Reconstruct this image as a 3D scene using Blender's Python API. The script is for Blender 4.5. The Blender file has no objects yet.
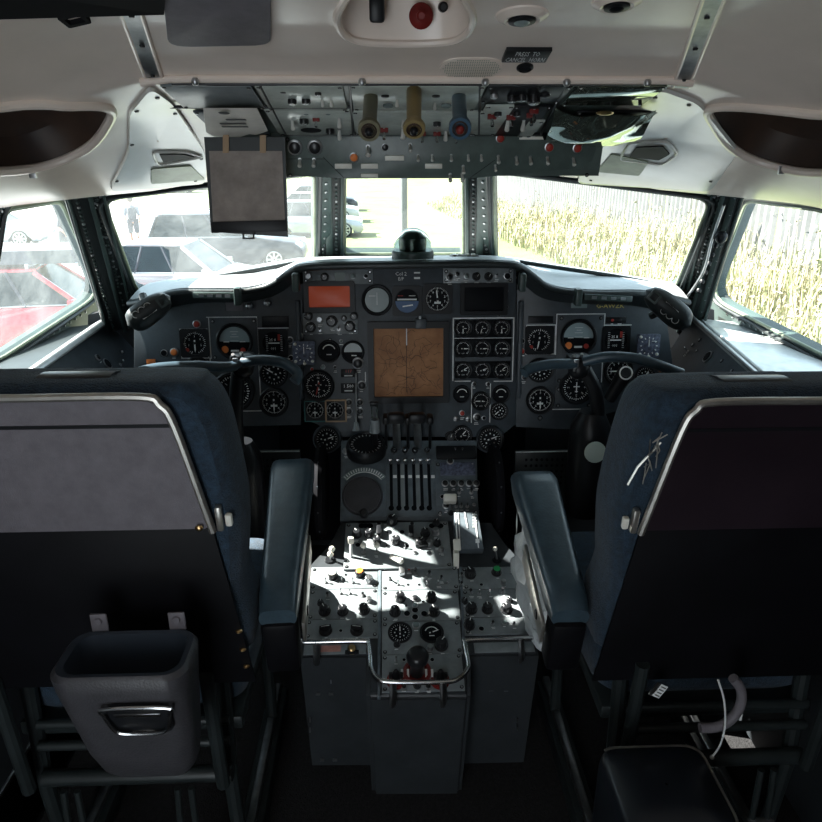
import bpy, bmesh, math, random
from mathutils import Vector, Matrix
random.seed(7)
S = bpy.context.scene
COL = S.collection
R = math.radians
PI = math.pi
V3 = Vector

# ------------------------------------------------------------------ camera
CAM = V3((-.06, 0, 1.4))
CROT = Matrix.Rotation(R(-2.1), 3, 'Z') @ Matrix.Rotation(R(90 - 20.4), 3, 'X')
FPX = 700.0
cam_data = bpy.data.cameras.new('camera')
cam = bpy.data.objects.new('camera', cam_data)
COL.objects.link(cam)
cam.location = CAM
cam.rotation_euler = CROT.to_euler()
cam_data.sensor_width = 36
cam_data.lens = FPX / 822 * 36
cam_data.clip_start = .02
cam_data.clip_end = 500
S.camera = cam

def ray(px, py):
    return CROT @ V3(((px - 411) / FPX, (411 - py) / FPX, -1))

def hit(px, py, p, n):
    d = ray(px, py)
    return CAM + d * ((V3(p) - CAM).dot(n) / d.dot(n))

def atY(px, py, Y): return hit(px, py, (0, Y, 0), V3((0, 1, 0)))
def atX(px, py, X): return hit(px, py, (X, 0, 0), V3((1, 0, 0)))
def atZ(px, py, Z): return hit(px, py, (0, 0, Z), V3((0, 0, 1)))

def depth(p):
    return (CROT.transposed() @ (V3(p) - CAM)).z * -1

def lerp(a, b, t): return a + (b - a) * t

def interp(tab, x):
    if x <= tab[0][0]: return tab[0][1]
    for (a, va), (b, vb) in zip(tab, tab[1:]):
        if x <= b: return lerp(va, vb, (x - a) / (b - a))
    return tab[-1][1]

# ------------------------------------------------------------------ materials
MATS = {}
def mat(name, col, rough=.5, metal=0., var=0., vscale=20., bump=0., bscale=60., col2=None, spec=.5,
        coat=0., trans=0., ior=1.45, emit=None, estr=0., sheen=0., stretch=None, alpha=1.):
    if name in MATS: return MATS[name]
    m = bpy.data.materials.new(name)
    m.use_nodes = True
    nt = m.node_tree
    b = nt.nodes['Principled BSDF']
    b.inputs['Base Color'].default_value = (*col, 1)
    b.inputs['Roughness'].default_value = rough
    b.inputs['Metallic'].default_value = metal
    b.inputs['Specular IOR Level'].default_value = spec
    b.inputs['Coat Weight'].default_value = coat
    b.inputs['Transmission Weight'].default_value = trans
    b.inputs['IOR'].default_value = ior
    b.inputs['Sheen Weight'].default_value = sheen
    b.inputs['Alpha'].default_value = alpha
    if emit:
        b.inputs['Emission Color'].default_value = (*emit, 1)
        b.inputs['Emission Strength'].default_value = estr
    tc = nt.nodes.new('ShaderNodeTexCoord')
    mp = nt.nodes.new('ShaderNodeMapping')
    nt.links.new(tc.outputs['Object'], mp.inputs['Vector'])
    if stretch: mp.inputs['Scale'].default_value = stretch
    if var > 0 or col2:
        n = nt.nodes.new('ShaderNodeTexNoise')
        n.inputs['Scale'].default_value = vscale
        n.inputs['Detail'].default_value = 5
        n.inputs['Roughness'].default_value = .65
        nt.links.new(mp.outputs[0], n.inputs['Vector'])
        r = nt.nodes.new('ShaderNodeValToRGB')
        r.color_ramp.elements[0].position = .35
        r.color_ramp.elements[1].position = .68
        c2 = col2 if col2 else tuple(min(1, c * (1 + var)) for c in col)
        c1 = col if col2 else tuple(c * (1 - var) for c in col)
        r.color_ramp.elements[0].color = (*c1, 1)
        r.color_ramp.elements[1].color = (*c2, 1)
        nt.links.new(n.outputs['Fac'], r.inputs['Fac'])
        nt.links.new(r.outputs['Color'], b.inputs['Base Color'])
    if bump > 0:
        n2 = nt.nodes.new('ShaderNodeTexNoise')
        n2.inputs['Scale'].default_value = bscale
        n2.inputs['Detail'].default_value = 4
        nt.links.new(mp.outputs[0], n2.inputs['Vector'])
        bp = nt.nodes.new('ShaderNodeBump')
        bp.inputs['Strength'].default_value = bump
        bp.inputs['Distance'].default_value = .01
        nt.links.new(n2.outputs['Fac'], bp.inputs['Height'])
        nt.links.new(bp.outputs['Normal'], b.inputs['Normal'])
    MATS[name] = m
    return m

def pane_mat(name, dirt_haze, tint):
    m = bpy.data.materials.new(name)
    m.use_nodes = True
    nt = m.node_tree
    nt.nodes.clear()
    L = nt.links.new
    out = nt.nodes.new('ShaderNodeOutputMaterial')
    tr = nt.nodes.new('ShaderNodeBsdfTransparent')
    tr.inputs['Color'].default_value = (*tint, 1)
    gl = nt.nodes.new('ShaderNodeBsdfGlossy')
    gl.inputs['Roughness'].default_value = .02
    mx = nt.nodes.new('ShaderNodeMixShader')
    mx.inputs[0].default_value = .045; L(tr.outputs[0], mx.inputs[1]); L(gl.outputs[0], mx.inputs[2])
    tl = nt.nodes.new('ShaderNodeBsdfTranslucent')
    tl.inputs['Color'].default_value = (.85, .93, .92, 1)
    tc = nt.nodes.new('ShaderNodeTexCoord')
    n = nt.nodes.new('ShaderNodeTexNoise')
    n.inputs['Scale'].default_value = 9
    n.inputs['Detail'].default_value = 6
    n.inputs['Roughness'].default_value = .7
    L(tc.outputs['Object'], n.inputs['Vector'])
    mr = nt.nodes.new('ShaderNodeMapRange')
    mr.inputs['From Min'].default_value = .35
    mr.inputs['From Max'].default_value = .75
    mr.inputs['To Min'].default_value = dirt_haze * .5
    mr.inputs['To Max'].default_value = dirt_haze * 1.6
    L(n.outputs['Fac'], mr.inputs['Value'])
    mx2 = nt.nodes.new('ShaderNodeMixShader')
    L(mr.outputs[0], mx2.inputs[0]); L(mx.outputs[0], mx2.inputs[1]); L(tl.outputs[0], mx2.inputs[2])
    L(mx2.outputs[0], out.inputs[0])
    MATS[name] = m
    return m

M = {}
M['panel'] = mat('panel_grey', (.052, .064, .075), .42, var=.22, vscale=14, bump=.05, bscale=300)
M['panel2'] = mat('module_grey', (.21, .235, .245), .36, var=.16, vscale=30, bump=.04, bscale=400)
M['quad'] = mat('quadrant_grey', (.115, .14, .158), .4, var=.25, vscale=25)
M['pedbox'] = mat('pedestal_box', (.035, .040, .045), .45, var=.2, vscale=12)
M['face_grey'] = mat('overhead_grey', (.095, .125, .115), .3, var=.2, vscale=18)
M['white_panel'] = mat('overhead_pale', (.55, .60, .55), .22, var=.15, vscale=25)
M['black'] = mat('black_plastic', (.010, .011, .013), .38, spec=.3)
M['blackm'] = mat('black_matte', (.008, .008, .010), .8, spec=.1)
M['knob'] = mat('knob_black', (.014, .015, .017), .28)
M['dial'] = mat('dial_black', (.005, .006, .008), .55, spec=.12)
M['mark'] = mat('white_marking', (.88, .90, .88), .5)
M['line'] = mat('white_line', (.78, .80, .80), .5, var=.12, vscale=60)
M['chrome'] = mat('chrome', (.62, .63, .64), .18, 1., var=.1, vscale=50)
M['steel'] = mat('brushed_steel', (.40, .41, .42), .35, 1., var=.2, vscale=40)
M['lever_alu'] = mat('lever_alu', (.62, .61, .57), .35, .2)
M['ivory'] = mat('ivory_knob', (.80, .78, .70), .35)
M['orange'] = mat('orange_cap', (.85, .22, .04), .4)
M['green'] = mat('green_cap', (.02, .30, .09), .35)
M['red'] = mat('red_paint', (.17, .012, .010), .5, var=.2, vscale=40)
M['redneedle'] = mat('red_flag', (.38, .035, .022), .5)
M['amber'] = mat('amber_mark', (.80, .22, .05), .5)
M['adisky'] = mat('attitude_sky', (.30, .38, .40), .5)
M['brass'] = mat('brass', (.62, .42, .20), .3, 1.)
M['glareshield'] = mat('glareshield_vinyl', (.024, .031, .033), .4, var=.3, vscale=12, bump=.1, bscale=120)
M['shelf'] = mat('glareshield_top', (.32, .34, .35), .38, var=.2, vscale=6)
M['frame'] = mat('window_frame_green', (.040, .062, .058), .42, var=.2, vscale=15, bump=.05)
M['frame_dark'] = mat('window_frame_dark', (.020, .026, .027), .4, var=.2)
M['seal'] = mat('window_seal', (.22, .26, .18), .4, var=.2)
M['ceiling'] = mat('ceiling_cream', (.82, .71, .63), .22, var=.05, vscale=5, spec=.5, bump=.03, bscale=8)
M['ceiling_trim'] = mat('ceiling_white', (.60, .60, .57), .16, var=.05, vscale=8, spec=.6)
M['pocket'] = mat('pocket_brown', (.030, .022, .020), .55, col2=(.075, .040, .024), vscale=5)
M['fabric'] = mat('navy_fabric', (.017, .037, .062), .85, var=.35, vscale=90, bump=.4, bscale=350, sheen=.08)
M['leather'] = mat('navy_leather', (.046, .074, .096), .30, var=.2, vscale=30, bump=.07, bscale=190)
M['seat_panel'] = mat('seat_back_grey', (.155, .143, .160), .6, var=.12, vscale=40, bump=.12, bscale=500)
M['seat_panel_r'] = mat('seat_back_shaded', (.020, .013, .018), .3, var=.3, vscale=6)  # same panel as the left, darkened for shade with a red reflection
M['seat_black'] = mat('seat_black', (.0045, .0045, .006), .5, var=.3, vscale=10, spec=.2)
M['jump'] = mat('jump_seat_vinyl', (.012, .015, .020), .3)
M['alu'] = mat('seat_rail_alu', (.50, .48, .44), .33, .85, var=.15, vscale=30)
M['bin'] = mat('bin_plastic', (.050, .049, .055), .42, var=.15, vscale=30, bump=.15, bscale=300)
M['bin_in'] = mat('bin_inside', (.030, .040, .055), .5)
M['carpet'] = mat('floor_carpet', (.016, .015, .016), .95, var=.5, vscale=120, bump=.6, bscale=300)
M['wall'] = mat('wall_dark', (.022, .026, .030), .6, var=.3, vscale=6)
M['side_alu'] = mat('ledge_alu', (.60, .62, .62), .25, .25, var=.15, vscale=20)
M['bag'] = mat('plastic_bag', (.86, .91, .93), .25, trans=.25, bump=.4, bscale=40)
M['paper'] = mat('paper', (.82, .78, .72), .8, var=.06, vscale=30)
M['ink'] = mat('ink', (.09, .09, .09), .7)
M['cloth'] = mat('blind_cloth', (.36, .31, .28), .75, var=.3, vscale=12, bump=.3, bscale=25)
M['map'] = mat('map_brown', (.28, .115, .040), .55, col2=(.46, .21, .08), vscale=16)
M['yellow_letter'] = mat('yellow_letter', (.70, .55, .15), .5)
M['mapline'] = mat('map_line', (.05, .028, .015), .6)
M['radar'] = mat('radar_orange', (.36, .055, .020), .35, emit=(.6, .09, .03), estr=.05)
M['blueface'] = mat('blue_dial', (.045, .11, .24), .4)
M['greyface'] = mat('grey_dial', (.20, .25, .25), .25)
M['placard'] = mat('blue_card', (.10, .115, .17), .5, var=.6, vscale=120)
M['paleface'] = mat('pale_disc', (.50, .60, .55), .5)
M['olive'] = mat('olive_handle', (.17, .16, .10), .4)
M['yellowh'] = mat('mustard_handle', (.26, .20, .09), .4)
M['blueh'] = mat('blue_handle', (.035, .085, .14), .3)
M['glass'] = mat('dome_glass', (.85, .97, .92), .02, trans=1., ior=1.08)
M['greendk'] = mat('compass_green', (.02, .06, .04), .3)
M['pink'] = mat('pink_label', (.45, .22, .18), .6, var=.15, vscale=80)
M['teal'] = mat('teal_line', (.03, .16, .15), .5)
M['tan'] = mat('tan_frame', (.40, .27, .16), .5)
M['foil'] = mat('curled_plastic', (.30, .36, .30), .06, .85)
M['pane'] = pane_mat('window_pane', .012, (.96, .98, .96))
M['pane_l'] = pane_mat('window_pane_dust_glare', .04, (.95, .98, .97))  # dust veil strengthened on the left panes to imitate glare

# ------------------------------------------------------------------ mesh builder
class Frame:
    def __init__(s, O, V):
        s.O = V3(O); s.U = V3((1, 0, 0)); s.V = V3(V).normalized(); s.N = s.U.cross(s.V).normalized()
        s.setm()
    def setm(s):
        s.m3 = Matrix((s.U, s.V, s.N)).transposed()
    @classmethod
    def make(cls, O, U, V):
        f = cls(O, (0, 0, 1)); f.U = V3(U).normalized(); f.N = f.U.cross(V3(V)).normalized(); f.V = f.N.cross(f.U); f.setm(); return f
    def p(s, u, v, n=0): return s.O + s.U * u + s.V * v + s.N * n
    def px(s, x, y, n=0):
        w = hit(x, y, s.O + s.N * n, s.N) - s.O
        return w.dot(s.U), w.dot(s.V)
    def w(s, x, y, n=0): return hit(x, y, s.O + s.N * n, s.N)
    def rect(s, x0, y0, x1, y1):
        xm, ym = (x0 + x1) / 2, (y0 + y1) / 2
        u0 = s.px(x0, ym)[0]; u1 = s.px(x1, ym)[0]; v0 = s.px(xm, y1)[1]; v1 = s.px(xm, y0)[1]
        return (u0 + u1) / 2, (v0 + v1) / 2, u1 - u0, v1 - v0
    def scale(s, x, y): return depth(s.w(x, y)) / FPX
    def mat4(s, u=0, v=0, n=0, rot=0):
        m = (s.m3 @ Matrix.Rotation(rot, 3, 'Z')).to_4x4(); m.translation = s.p(u, v, n); return m

WL = {}
def wl(o): return WL[o.name] if o is not None else V3((0, 0, 0))

def link_mesh(me, name, parent=None, loc=(0, 0, 0), rot=None, scale=None):
    o = bpy.data.objects.new(name, me)
    COL.objects.link(o)
    if parent is not None: o.parent = parent
    o.location = V3(loc) - wl(parent)
    if rot is not None: o.rotation_euler = rot.to_euler()
    if scale is not None: o.scale = scale if hasattr(scale, '__len__') else (scale,) * 3
    WL[o.name] = V3(loc)
    return o

def empty(name, loc, label, cat, group=None):
    o = bpy.data.objects.new(name, None)
    o.empty_display_size = .05
    COL.objects.link(o)
    o.location = loc
    WL[o.name] = V3(loc)
    tag(o, label, cat, group)
    return o

def tag(o, label=None, cat=None, group=None, kind=None):
    if label: o['label'] = label
    if cat: o['category'] = cat
    if group: o['group'] = group
    if kind: o['kind'] = kind
    return o

class MB:
    def __init__(s, m='black'):
        s.bm = bmesh.new(); s.mats = []; s.m = m
    def idx(s, m):
        m = m or s.m
        if m not in s.mats: s.mats.append(m)
        return s.mats.index(m)
    def face(s, vs, i):
        try:
            f = s.bm.faces.new(vs); f.material_index = i; return f
        except ValueError:
            return None
    def poly(s, pts, m=None):
        return s.face([s.bm.verts.new(V3(p)) for p in pts], s.idx(m))
    def box(s, c, size, rot=None, m=None, bev=0.):
        i = s.idx(m)
        hx, hy, hz = (x / 2 for x in size)
        T = Matrix.Translation(V3(c)) @ (rot.to_4x4() if rot is not None else Matrix.Identity(4))
        n0 = set(s.bm.faces) if bev else None
        vs = [s.bm.verts.new(T @ V3((a * hx, b * hy, c2 * hz))) for a in (-1, 1) for b in (-1, 1) for c2 in (-1, 1)]
        fs = []
        for q in ((0, 1, 3, 2), (4, 6, 7, 5), (0, 4, 5, 1), (2, 3, 7, 6), (0, 2, 6, 4), (1, 5, 7, 3)):
            fs.append(s.face([vs[k] for k in q], i))
        if bev:
            es = {e for f in fs for e in f.edges}
            r = bmesh.ops.bevel(s.bm, geom=list(es), offset=bev, segments=2, affect='EDGES', profile=.5, clamp_overlap=True)
            for f in r['faces']: f.material_index = i
        return s
    def fbox(s, F, u, v, n, w, h, d, m=None, bev=0., rot=0):
        """box on frame F, base at height n, thickness d"""
        return s.box(F.p(u, v, n + d / 2), (w, h, d), F.m3 @ Matrix.Rotation(rot, 3, 'Z'), m, bev)
    def ring(s, p, U, V, r, seg, ph=0):
        return [s.bm.verts.new(p + U * (math.cos(2 * PI * k / seg + ph) * r) + V * (math.sin(2 * PI * k / seg + ph) * r)) for k in range(seg)]
    def skin(s, loops, i, closed=True, cap0=True, cap1=True):
        n = len(loops[0])
        for a, b in zip(loops, loops[1:]):
            for k in range(n if closed else n - 1):
                s.face([a[k], a[(k + 1) % n], b[(k + 1) % n], b[k]], i)
        if cap0: s.face(list(reversed(loops[0])), i)
        if cap1: s.face(loops[-1], i)
    def lathe(s, o, N, prof, seg=24, m=None, U=None):
        N = V3(N).normalized()
        U = V3(U) if U is not None else (N.orthogonal().normalized())
        V = N.cross(U)
        i = s.idx(m)
        L = [s.ring(V3(o) + N * h, U, V, max(r, 1e-5), seg) for r, h in prof]
        s.skin(L, i)
        return s
    def cyl(s, a, b, r, r2=None, seg=16, m=None):
        a, b = V3(a), V3(b)
        return s.lathe(a, b - a, [(r, 0), (r if r2 is None else r2, (b - a).length)], seg, m)
    def sphere(s, c, r, m=None, seg=16, sc=(1, 1, 1), rot=None):
        i = s.idx(m)
        q = seg // 2
        L = []
        for k in range(1, q):
            a = PI * k / q
            rr = math.sin(a) * r; z = -math.cos(a) * r
            lp = []
            for j in range(seg):
                t = 2 * PI * j / seg
                p = V3((math.cos(t) * rr * sc[0], math.sin(t) * rr * sc[1], z * sc[2]))
                if rot is not None: p = rot @ p
                lp.append(s.bm.verts.new(V3(c) + p))
            L.append(lp)
        s.skin(L, i)
        return s
    def tube(s, pts, r, seg=10, m=None, closed=False, flat=1., up=None):
        pts = [V3(p) for p in pts]
        i = s.idx(m)
        n = len(pts)
        L = []
        pu = V3(up) if up is not None else None
        for k, p in enumerate(pts):
            if closed: t = pts[(k + 1) % n] - pts[k - 1]
            else: t = pts[min(k + 1, n - 1)] - pts[max(k - 1, 0)]
            t = t.normalized() if t.length > 1e-9 else V3((0, 0, 1))
            if pu is None: pu = t.orthogonal()
            pu = (pu - t * pu.dot(t))
            if pu.length < 1e-6: pu = t.orthogonal()
            pu.normalize()
            rr = r[k] if isinstance(r, (list, tuple)) else r
            w = t.cross(pu)
            L.append([s.bm.verts.new(p + pu * (math.cos(2 * PI * j / seg) * rr * flat) + w * (math.sin(2 * PI * j / seg) * rr)) for j in range(seg)])
        if closed:
            L.append(L[0]); s.skin(L, i, cap0=False, cap1=False)
        else: s.skin(L, i)
        return s
    def prism(s, pts, d, m=None, bev=0.):
        """closed polygon of world points extruded along vector d"""
        i = s.idx(m)
        a = [s.bm.verts.new(V3(p)) for p in pts]; b = [s.bm.verts.new(V3(p) + V3(d)) for p in pts]
        f0 = s.face(list(reversed(a)), i); f1 = s.face(b, i)
        n = len(a)
        sides = [s.face([a[k], a[(k + 1) % n], b[(k + 1) % n], b[k]], i) for k in range(n)]
        if bev:
            es = {e for f in (f0, f1) if f for e in f.edges}
            r = bmesh.ops.bevel(s.bm, geom=list(es), offset=bev, segments=2, affect='EDGES', profile=.5, clamp_overlap=True)
            for f in r['faces']: f.material_index = i
        return s
    def holed(s, outer, holes, d, m=None):
        """plate: outer outline, holes, extruded along d"""
        i = s.idx(m)
        before = set(s.bm.faces)
        loops = [[s.bm.verts.new(V3(p)) for p in lp] for lp in [outer] + holes]
        es = []
        for lp in loops:
            for k in range(len(lp)): es.append(s.bm.edges.new((lp[k], lp[(k + 1) % len(lp)])))
        bmesh.ops.triangle_fill(s.bm, edges=es, use_beauty=True)
        top = [f for f in s.bm.faces if f not in before]
        d = V3(d)
        mp = {}
        for lp in loops:
            for v in lp: mp[v] = s.bm.verts.new(v.co + d)
        for f in top:
            f.material_index = i
            s.face([mp[v] for v in reversed(f.verts)], i)
        for lp in loops:
            for k in range(len(lp)):
                a, b = lp[k], lp[(k + 1) % len(lp)]
                s.face([a, b, mp[b], mp[a]], i)
        return s
    def grid(s, rows, m=None, closed=False):
        i = s.idx(m)
        L = [[s.bm.verts.new(V3(p)) for p in r] for r in rows]
        for a, b in zip(L, L[1:]):
            n = len(a)
            for k in range(n if closed else n - 1):
                s.face([a[k], a[(k + 1) % n], b[(k + 1) % n], b[k]], i)
        return s
    def text(s, F, u, v, n, string, size, m='mark', align='CENTER', rot=0, squash=1.):
        me = text_mesh(string, align)
        i = s.idx(m)
        T = F.mat4(u, v, n, rot) @ Matrix.Diagonal((size * squash, size, size, 1))
        vs = [s.bm.verts.new(T @ v_.co) for v_ in me.vertices]
        for p in me.polygons: s.face([vs[k] for k in p.vertices], i)
        return s
    def mesh(s, name='mesh', smooth=35, fix=True):
        if fix: bmesh.ops.recalc_face_normals(s.bm, faces=s.bm.faces[:])
        me = bpy.data.meshes.new(name)
        s.bm.to_mesh(me); s.bm.free()
        for m in s.mats: me.materials.append(M[m])
        if smooth:
            for p in me.polygons: p.use_smooth = True
            try: me.set_sharp_from_angle(angle=R(smooth))
            except Exception: pass
        return me
    def build(s, name, parent=None, smooth=35, origin=None, fix=True):
        if origin is None:
            n = len(s.bm.verts)
            lo = [min(v.co[k] for v in s.bm.verts) for k in range(3)]; hi = [max(v.co[k] for v in s.bm.verts) for k in range(3)]
            origin = V3([(a + b) / 2 for a, b in zip(lo, hi)])
        origin = V3(origin)
        for v in s.bm.verts: v.co -= origin
        return link_mesh(s.mesh(name, smooth, fix), name, parent, origin)

TXT = {}
def build_each(mb, name, parent=None, pad=.001):
    """every separate piece becomes an object of its own; pieces whose boxes touch stay together"""
    bm = mb.bm
    seen, isl = set(), []
    for v in bm.verts:
        if v in seen: continue
        st, grp = [v], []
        seen.add(v)
        while st:
            q = st.pop(); grp.append(q)
            for e in q.link_edges:
                o = e.other_vert(q)
                if o not in seen: seen.add(o); st.append(o)
        isl.append(grp)
    bx = [[set(g), V3([min(v.co[k] for v in g) - pad for k in range(3)]), V3([max(v.co[k] for v in g) + pad for k in range(3)])] for g in isl]
    ch = True
    while ch:
        ch = False
        for a in range(len(bx)):
            for b in range(a + 1, len(bx)):
                if all(bx[a][1][k] <= bx[b][2][k] and bx[b][1][k] <= bx[a][2][k] for k in range(3)):
                    bx[a][0] |= bx[b][0]
                    bx[a][1] = V3([min(bx[a][1][k], bx[b][1][k]) for k in range(3)]); bx[a][2] = V3([max(bx[a][2][k], bx[b][2][k]) for k in range(3)])
                    bx.pop(b); ch = True; break
            if ch: break
    out = []
    for vs, _, _ in bx:
        n = MB(mb.m); n.mats = list(mb.mats)
        mp = {v: n.bm.verts.new(v.co) for v in vs}
        for f in bm.faces:
            if f.verts[0] in mp:
                try: n.bm.faces.new([mp[v] for v in f.verts]).material_index = f.material_index
                except ValueError: pass
        out.append(n.build(name, parent))
    bm.free()
    return out

def text_mesh(string, align='CENTER'):
    k = (string, align)
    if k not in TXT:
        c = bpy.data.curves.new('t', 'FONT')
        c.body = string; c.align_x = align; c.align_y = 'CENTER'; c.size = 1; c.resolution_u = 1
        o = bpy.data.objects.new('t', c)
        COL.objects.link(o)
        dg = bpy.context.evaluated_depsgraph_get()
        TXT[k] = bpy.data.meshes.new_from_object(o.evaluated_get(dg))
        bpy.data.objects.remove(o)
    return TXT[k]

def rrect(w, h, r, seg=4):
    pts = []
    for cx, cy, a0 in ((w / 2 - r, h / 2 - r, 0), (-w / 2 + r, h / 2 - r, 90), (-w / 2 + r, -h / 2 + r, 180), (w / 2 - r, -h / 2 + r, 270)):
        for k in range(seg + 1):
            a = R(a0 + 90 * k / seg)
            pts.append((cx + r * math.cos(a), cy + r * math.sin(a)))
    return pts

def smooth_path(pts, n=6, closed=False):
    """Catmull-Rom"""
    pts = [V3(p) if len(p) == 3 else V3((p[0], p[1], 0)) for p in pts]
    out = []
    N = len(pts)
    rng = range(N) if closed else range(N - 1)
    for k in rng:
        if closed: a, b, c, d = pts[k - 1], pts[k], pts[(k + 1) % N], pts[(k + 2) % N]
        else: a, b, c, d = pts[max(k - 1, 0)], pts[k], pts[k + 1], pts[min(k + 2, N - 1)]
        for j in range(n):
            t = j / n
            out.append(.5 * ((2 * b) + (c - a) * t + (2 * a - 5 * b + 4 * c - d) * t * t + (3 * b - a - 3 * c + d) * t ** 3))
    if not closed: out.append(pts[-1])
    return out

def round_poly(pts, rad, seg=5):
    """round the corners of a planar 3D polygon; rad may be a list"""
    out = []
    n = len(pts)
    pts = [V3(p) for p in pts]
    for k in range(n):
        r = rad[k] if isinstance(rad, (list, tuple)) else rad
        a, b, c = pts[k - 1], pts[k], pts[(k + 1) % n]
        if r <= 0: out.append(b); continue
        da, dc = (a - b), (c - b)
        r1 = min(r, da.length * .48, dc.length * .48)
        p0 = b + da.normalized() * r1; p2 = b + dc.normalized() * r1
        for j in range(seg + 1):
            t = j / seg
            out.append(p0.lerp(b, t).lerp(b.lerp(p2, t), t))
    return out

# ------------------------------------------------------------------ cached small fittings (local axis +Z = out of the panel)
CACHE = {}
def cached(key, fn):
    if key not in CACHE: CACHE[key] = fn()
    return CACHE[key]

def put(F, x, y, key, fn, name, parent, size=1., rot=0., n=0., label=None):
    u, v = F.px(x, y)
    me = cached(key, fn)
    o = link_mesh(me, name, parent, F.p(u, v, n), F.m3 @ Matrix.Rotation(rot, 3, 'Z'), size)
    if label: o['label'] = label
    return o

def k_knob(cap='knob', body='knob'):
    def f():
        b = MB(body); Z = V3((0, 0, 1))
        b.lathe((0, 0, 0), Z, [(1.18, 0), (1.18, .18), (.95, .28), (.88, 1.35), (.80, 1.5)], 20, body)
        b.lathe((0, 0, 1.5), Z, [(.80, 0), (.72, .06), (0.01, .08)], 20, cap)
        b.box((0, .5, 1.6), (.12, .7, .06), m='mark' if cap == 'knob' else cap)
        for k in range(10):
            a = 2 * PI * k / 10
            b.box((.9 * math.cos(a), .9 * math.sin(a), .85), (.14, .14, 1.), Matrix.Rotation(a, 3, 'Z'), body)
        return b.mesh('knob')
    return f
def k_wing():
    b = MB('knob'); Z = V3((0, 0, 1))
    b.lathe((0, 0, 0), Z, [(1.25, 0), (1.25, .15), (.8, .3), (.75, .8)], 20)
    b.box((0, 0, .95), (2.2, .55, 1.0), m='knob', bev=.12)
    b.box((0, 0, 1.46), (1.5, .1, .05), m='mark')
    return b.mesh('knob')
def k_toggle():
    b = MB('steel'); Z = V3((0, 0, 1))
    b.lathe((0, 0, 0), Z, [(1.3, 0), (1.3, .25), (.75, .3), (.7, .8)], 8, 'steel')
    b.lathe((0, 0, .7), V3((0, .45, 1)), [(.32, 0), (.38, 1.2), (.62, 2.9), (.5, 3.15)], 12, 'chrome')
    return b.mesh('toggle')
def k_toggle_light():
    b = MB('steel'); Z = V3((0, 0, 1))
    b.lathe((0, 0, 0), Z, [(1.1, 0), (1.1, .25), (.7, .3), (.6, .8)], 8, 'steel')
    b.lathe((0, 0, .6), V3((0, -.75, 1)), [(.42, 0), (.52, 1.0), (.75, 3.0), (.55, 3.3)], 12, 'lever_alu')
    return b.mesh('toggle')
def k_toggle_dark():
    b = MB('black'); Z = V3((0, 0, 1))
    b.lathe((0, 0, 0), Z, [(1.3, 0), (1.3, .25), (.75, .3), (.7, .8)], 8, 'steel')
    b.lathe((0, 0, .7), V3((0, -.3, 1)), [(.36, 0), (.42, 1.2), (.72, 2.6), (.55, 2.85)], 12, 'knob')
    return b.mesh('toggle')
def k_toggle_red():
    b = MB('black'); Z = V3((0, 0, 1))
    b.lathe((0, 0, 0), Z, [(1.3, 0), (1.3, .25), (.75, .3), (.7, .8)], 8, 'steel')
    b.box((0, 0, .9), (2.2, 1.2, 1.6), m='red', bev=.15)
    b.lathe((0, 0, 1.2), V3((0, .35, 1)), [(.3, 0), (.5, 2.2), (.4, 2.5)], 10, 'chrome')
    return b.mesh('toggle')
def k_ball():
    b = MB('ivory'); Z = V3((0, 0, 1))
    b.lathe((0, 0, 0), Z, [(.9, 0), (.9, .2), (.35, .3), (.28, 3)], 12, 'steel')
    b.sphere((0, 0, 3.7), 1.15, 'ivory', 16)
    return b.mesh('ball')
def k_button(c):
    def f():
        b = MB('black'); Z = V3((0, 0, 1))
        b.lathe((0, 0, 0), Z, [(1.2, 0), (1.2, .35), (1.0, .45)], 18, 'steel')
        b.lathe((0, 0, .3), Z, [(.9, 0), (.88, .5), (.6, .62), (.01, .66)], 18, c)
        return b.mesh('button')
    return f
def k_hole():
    b = MB('black'); Z = V3((0, 0, 1))
    b.lathe((0, 0, 0), Z, [(1., 0), (1., .12), (.8, .16)], 18, 'steel')
    b.lathe((0, 0, .05), Z, [(.85, 0), (.82, .14)], 18, 'dial')
    return b.mesh('jack')
def k_screw():
    b = MB('steel'); Z = V3((0, 0, 1))
    b.lathe((0, 0, 0), Z, [(1, 0), (.9, .35), (.6, .5)], 10, 'steel')
    b.box((0, 0, .5), (1.5, .22, .1), m='black')
    return b.mesh('screw')
def k_screw_dark():
    b = MB('black'); Z = V3((0, 0, 1))
    b.lathe((0, 0, 0), Z, [(1.3, 0), (1.1, .25)], 10, 'black')
    b.lathe((0, 0, .2), Z, [(.75, 0), (.6, .3)], 10, 'steel')
    return b.mesh('screw')

KN = {'knob': k_knob(), 'knob_w': k_knob('ivory'), 'knob_o': k_knob('orange'), 'knob_g': k_knob('green'), 'knob_s': k_knob('steel', 'steel'),
      'wing': k_wing, 'tog': k_toggle, 'togd': k_toggle_dark, 'togl': k_toggle_light, 'togr': k_toggle_red, 'ball': k_ball, 'btn': k_button('knob'), 'btn_r': k_button('redneedle'),
      'btn_g': k_button('greyface'), 'btn_o': k_button('amber'), 'hole': k_hole, 'screw': k_screw, 'screwd': k_screw_dark, 'lamp_b': k_button('blueface')}
KNAME = {'knob': 'rotary_knob', 'knob_w': 'rotary_knob', 'knob_o': 'rotary_knob', 'knob_g': 'rotary_knob', 'knob_s': 'rotary_knob', 'wing': 'selector_knob',
         'tog': 'toggle_switch', 'togd': 'toggle_switch', 'togl': 'toggle_switch', 'togr': 'guarded_switch', 'ball': 'ball_lever', 'btn': 'push_button', 'btn_r': 'push_button',
         'btn_g': 'push_button', 'btn_o': 'warning_light', 'hole': 'jack_socket', 'screw': 'screw', 'screwd': 'fastener', 'lamp_b': 'indicator_light'}
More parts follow.
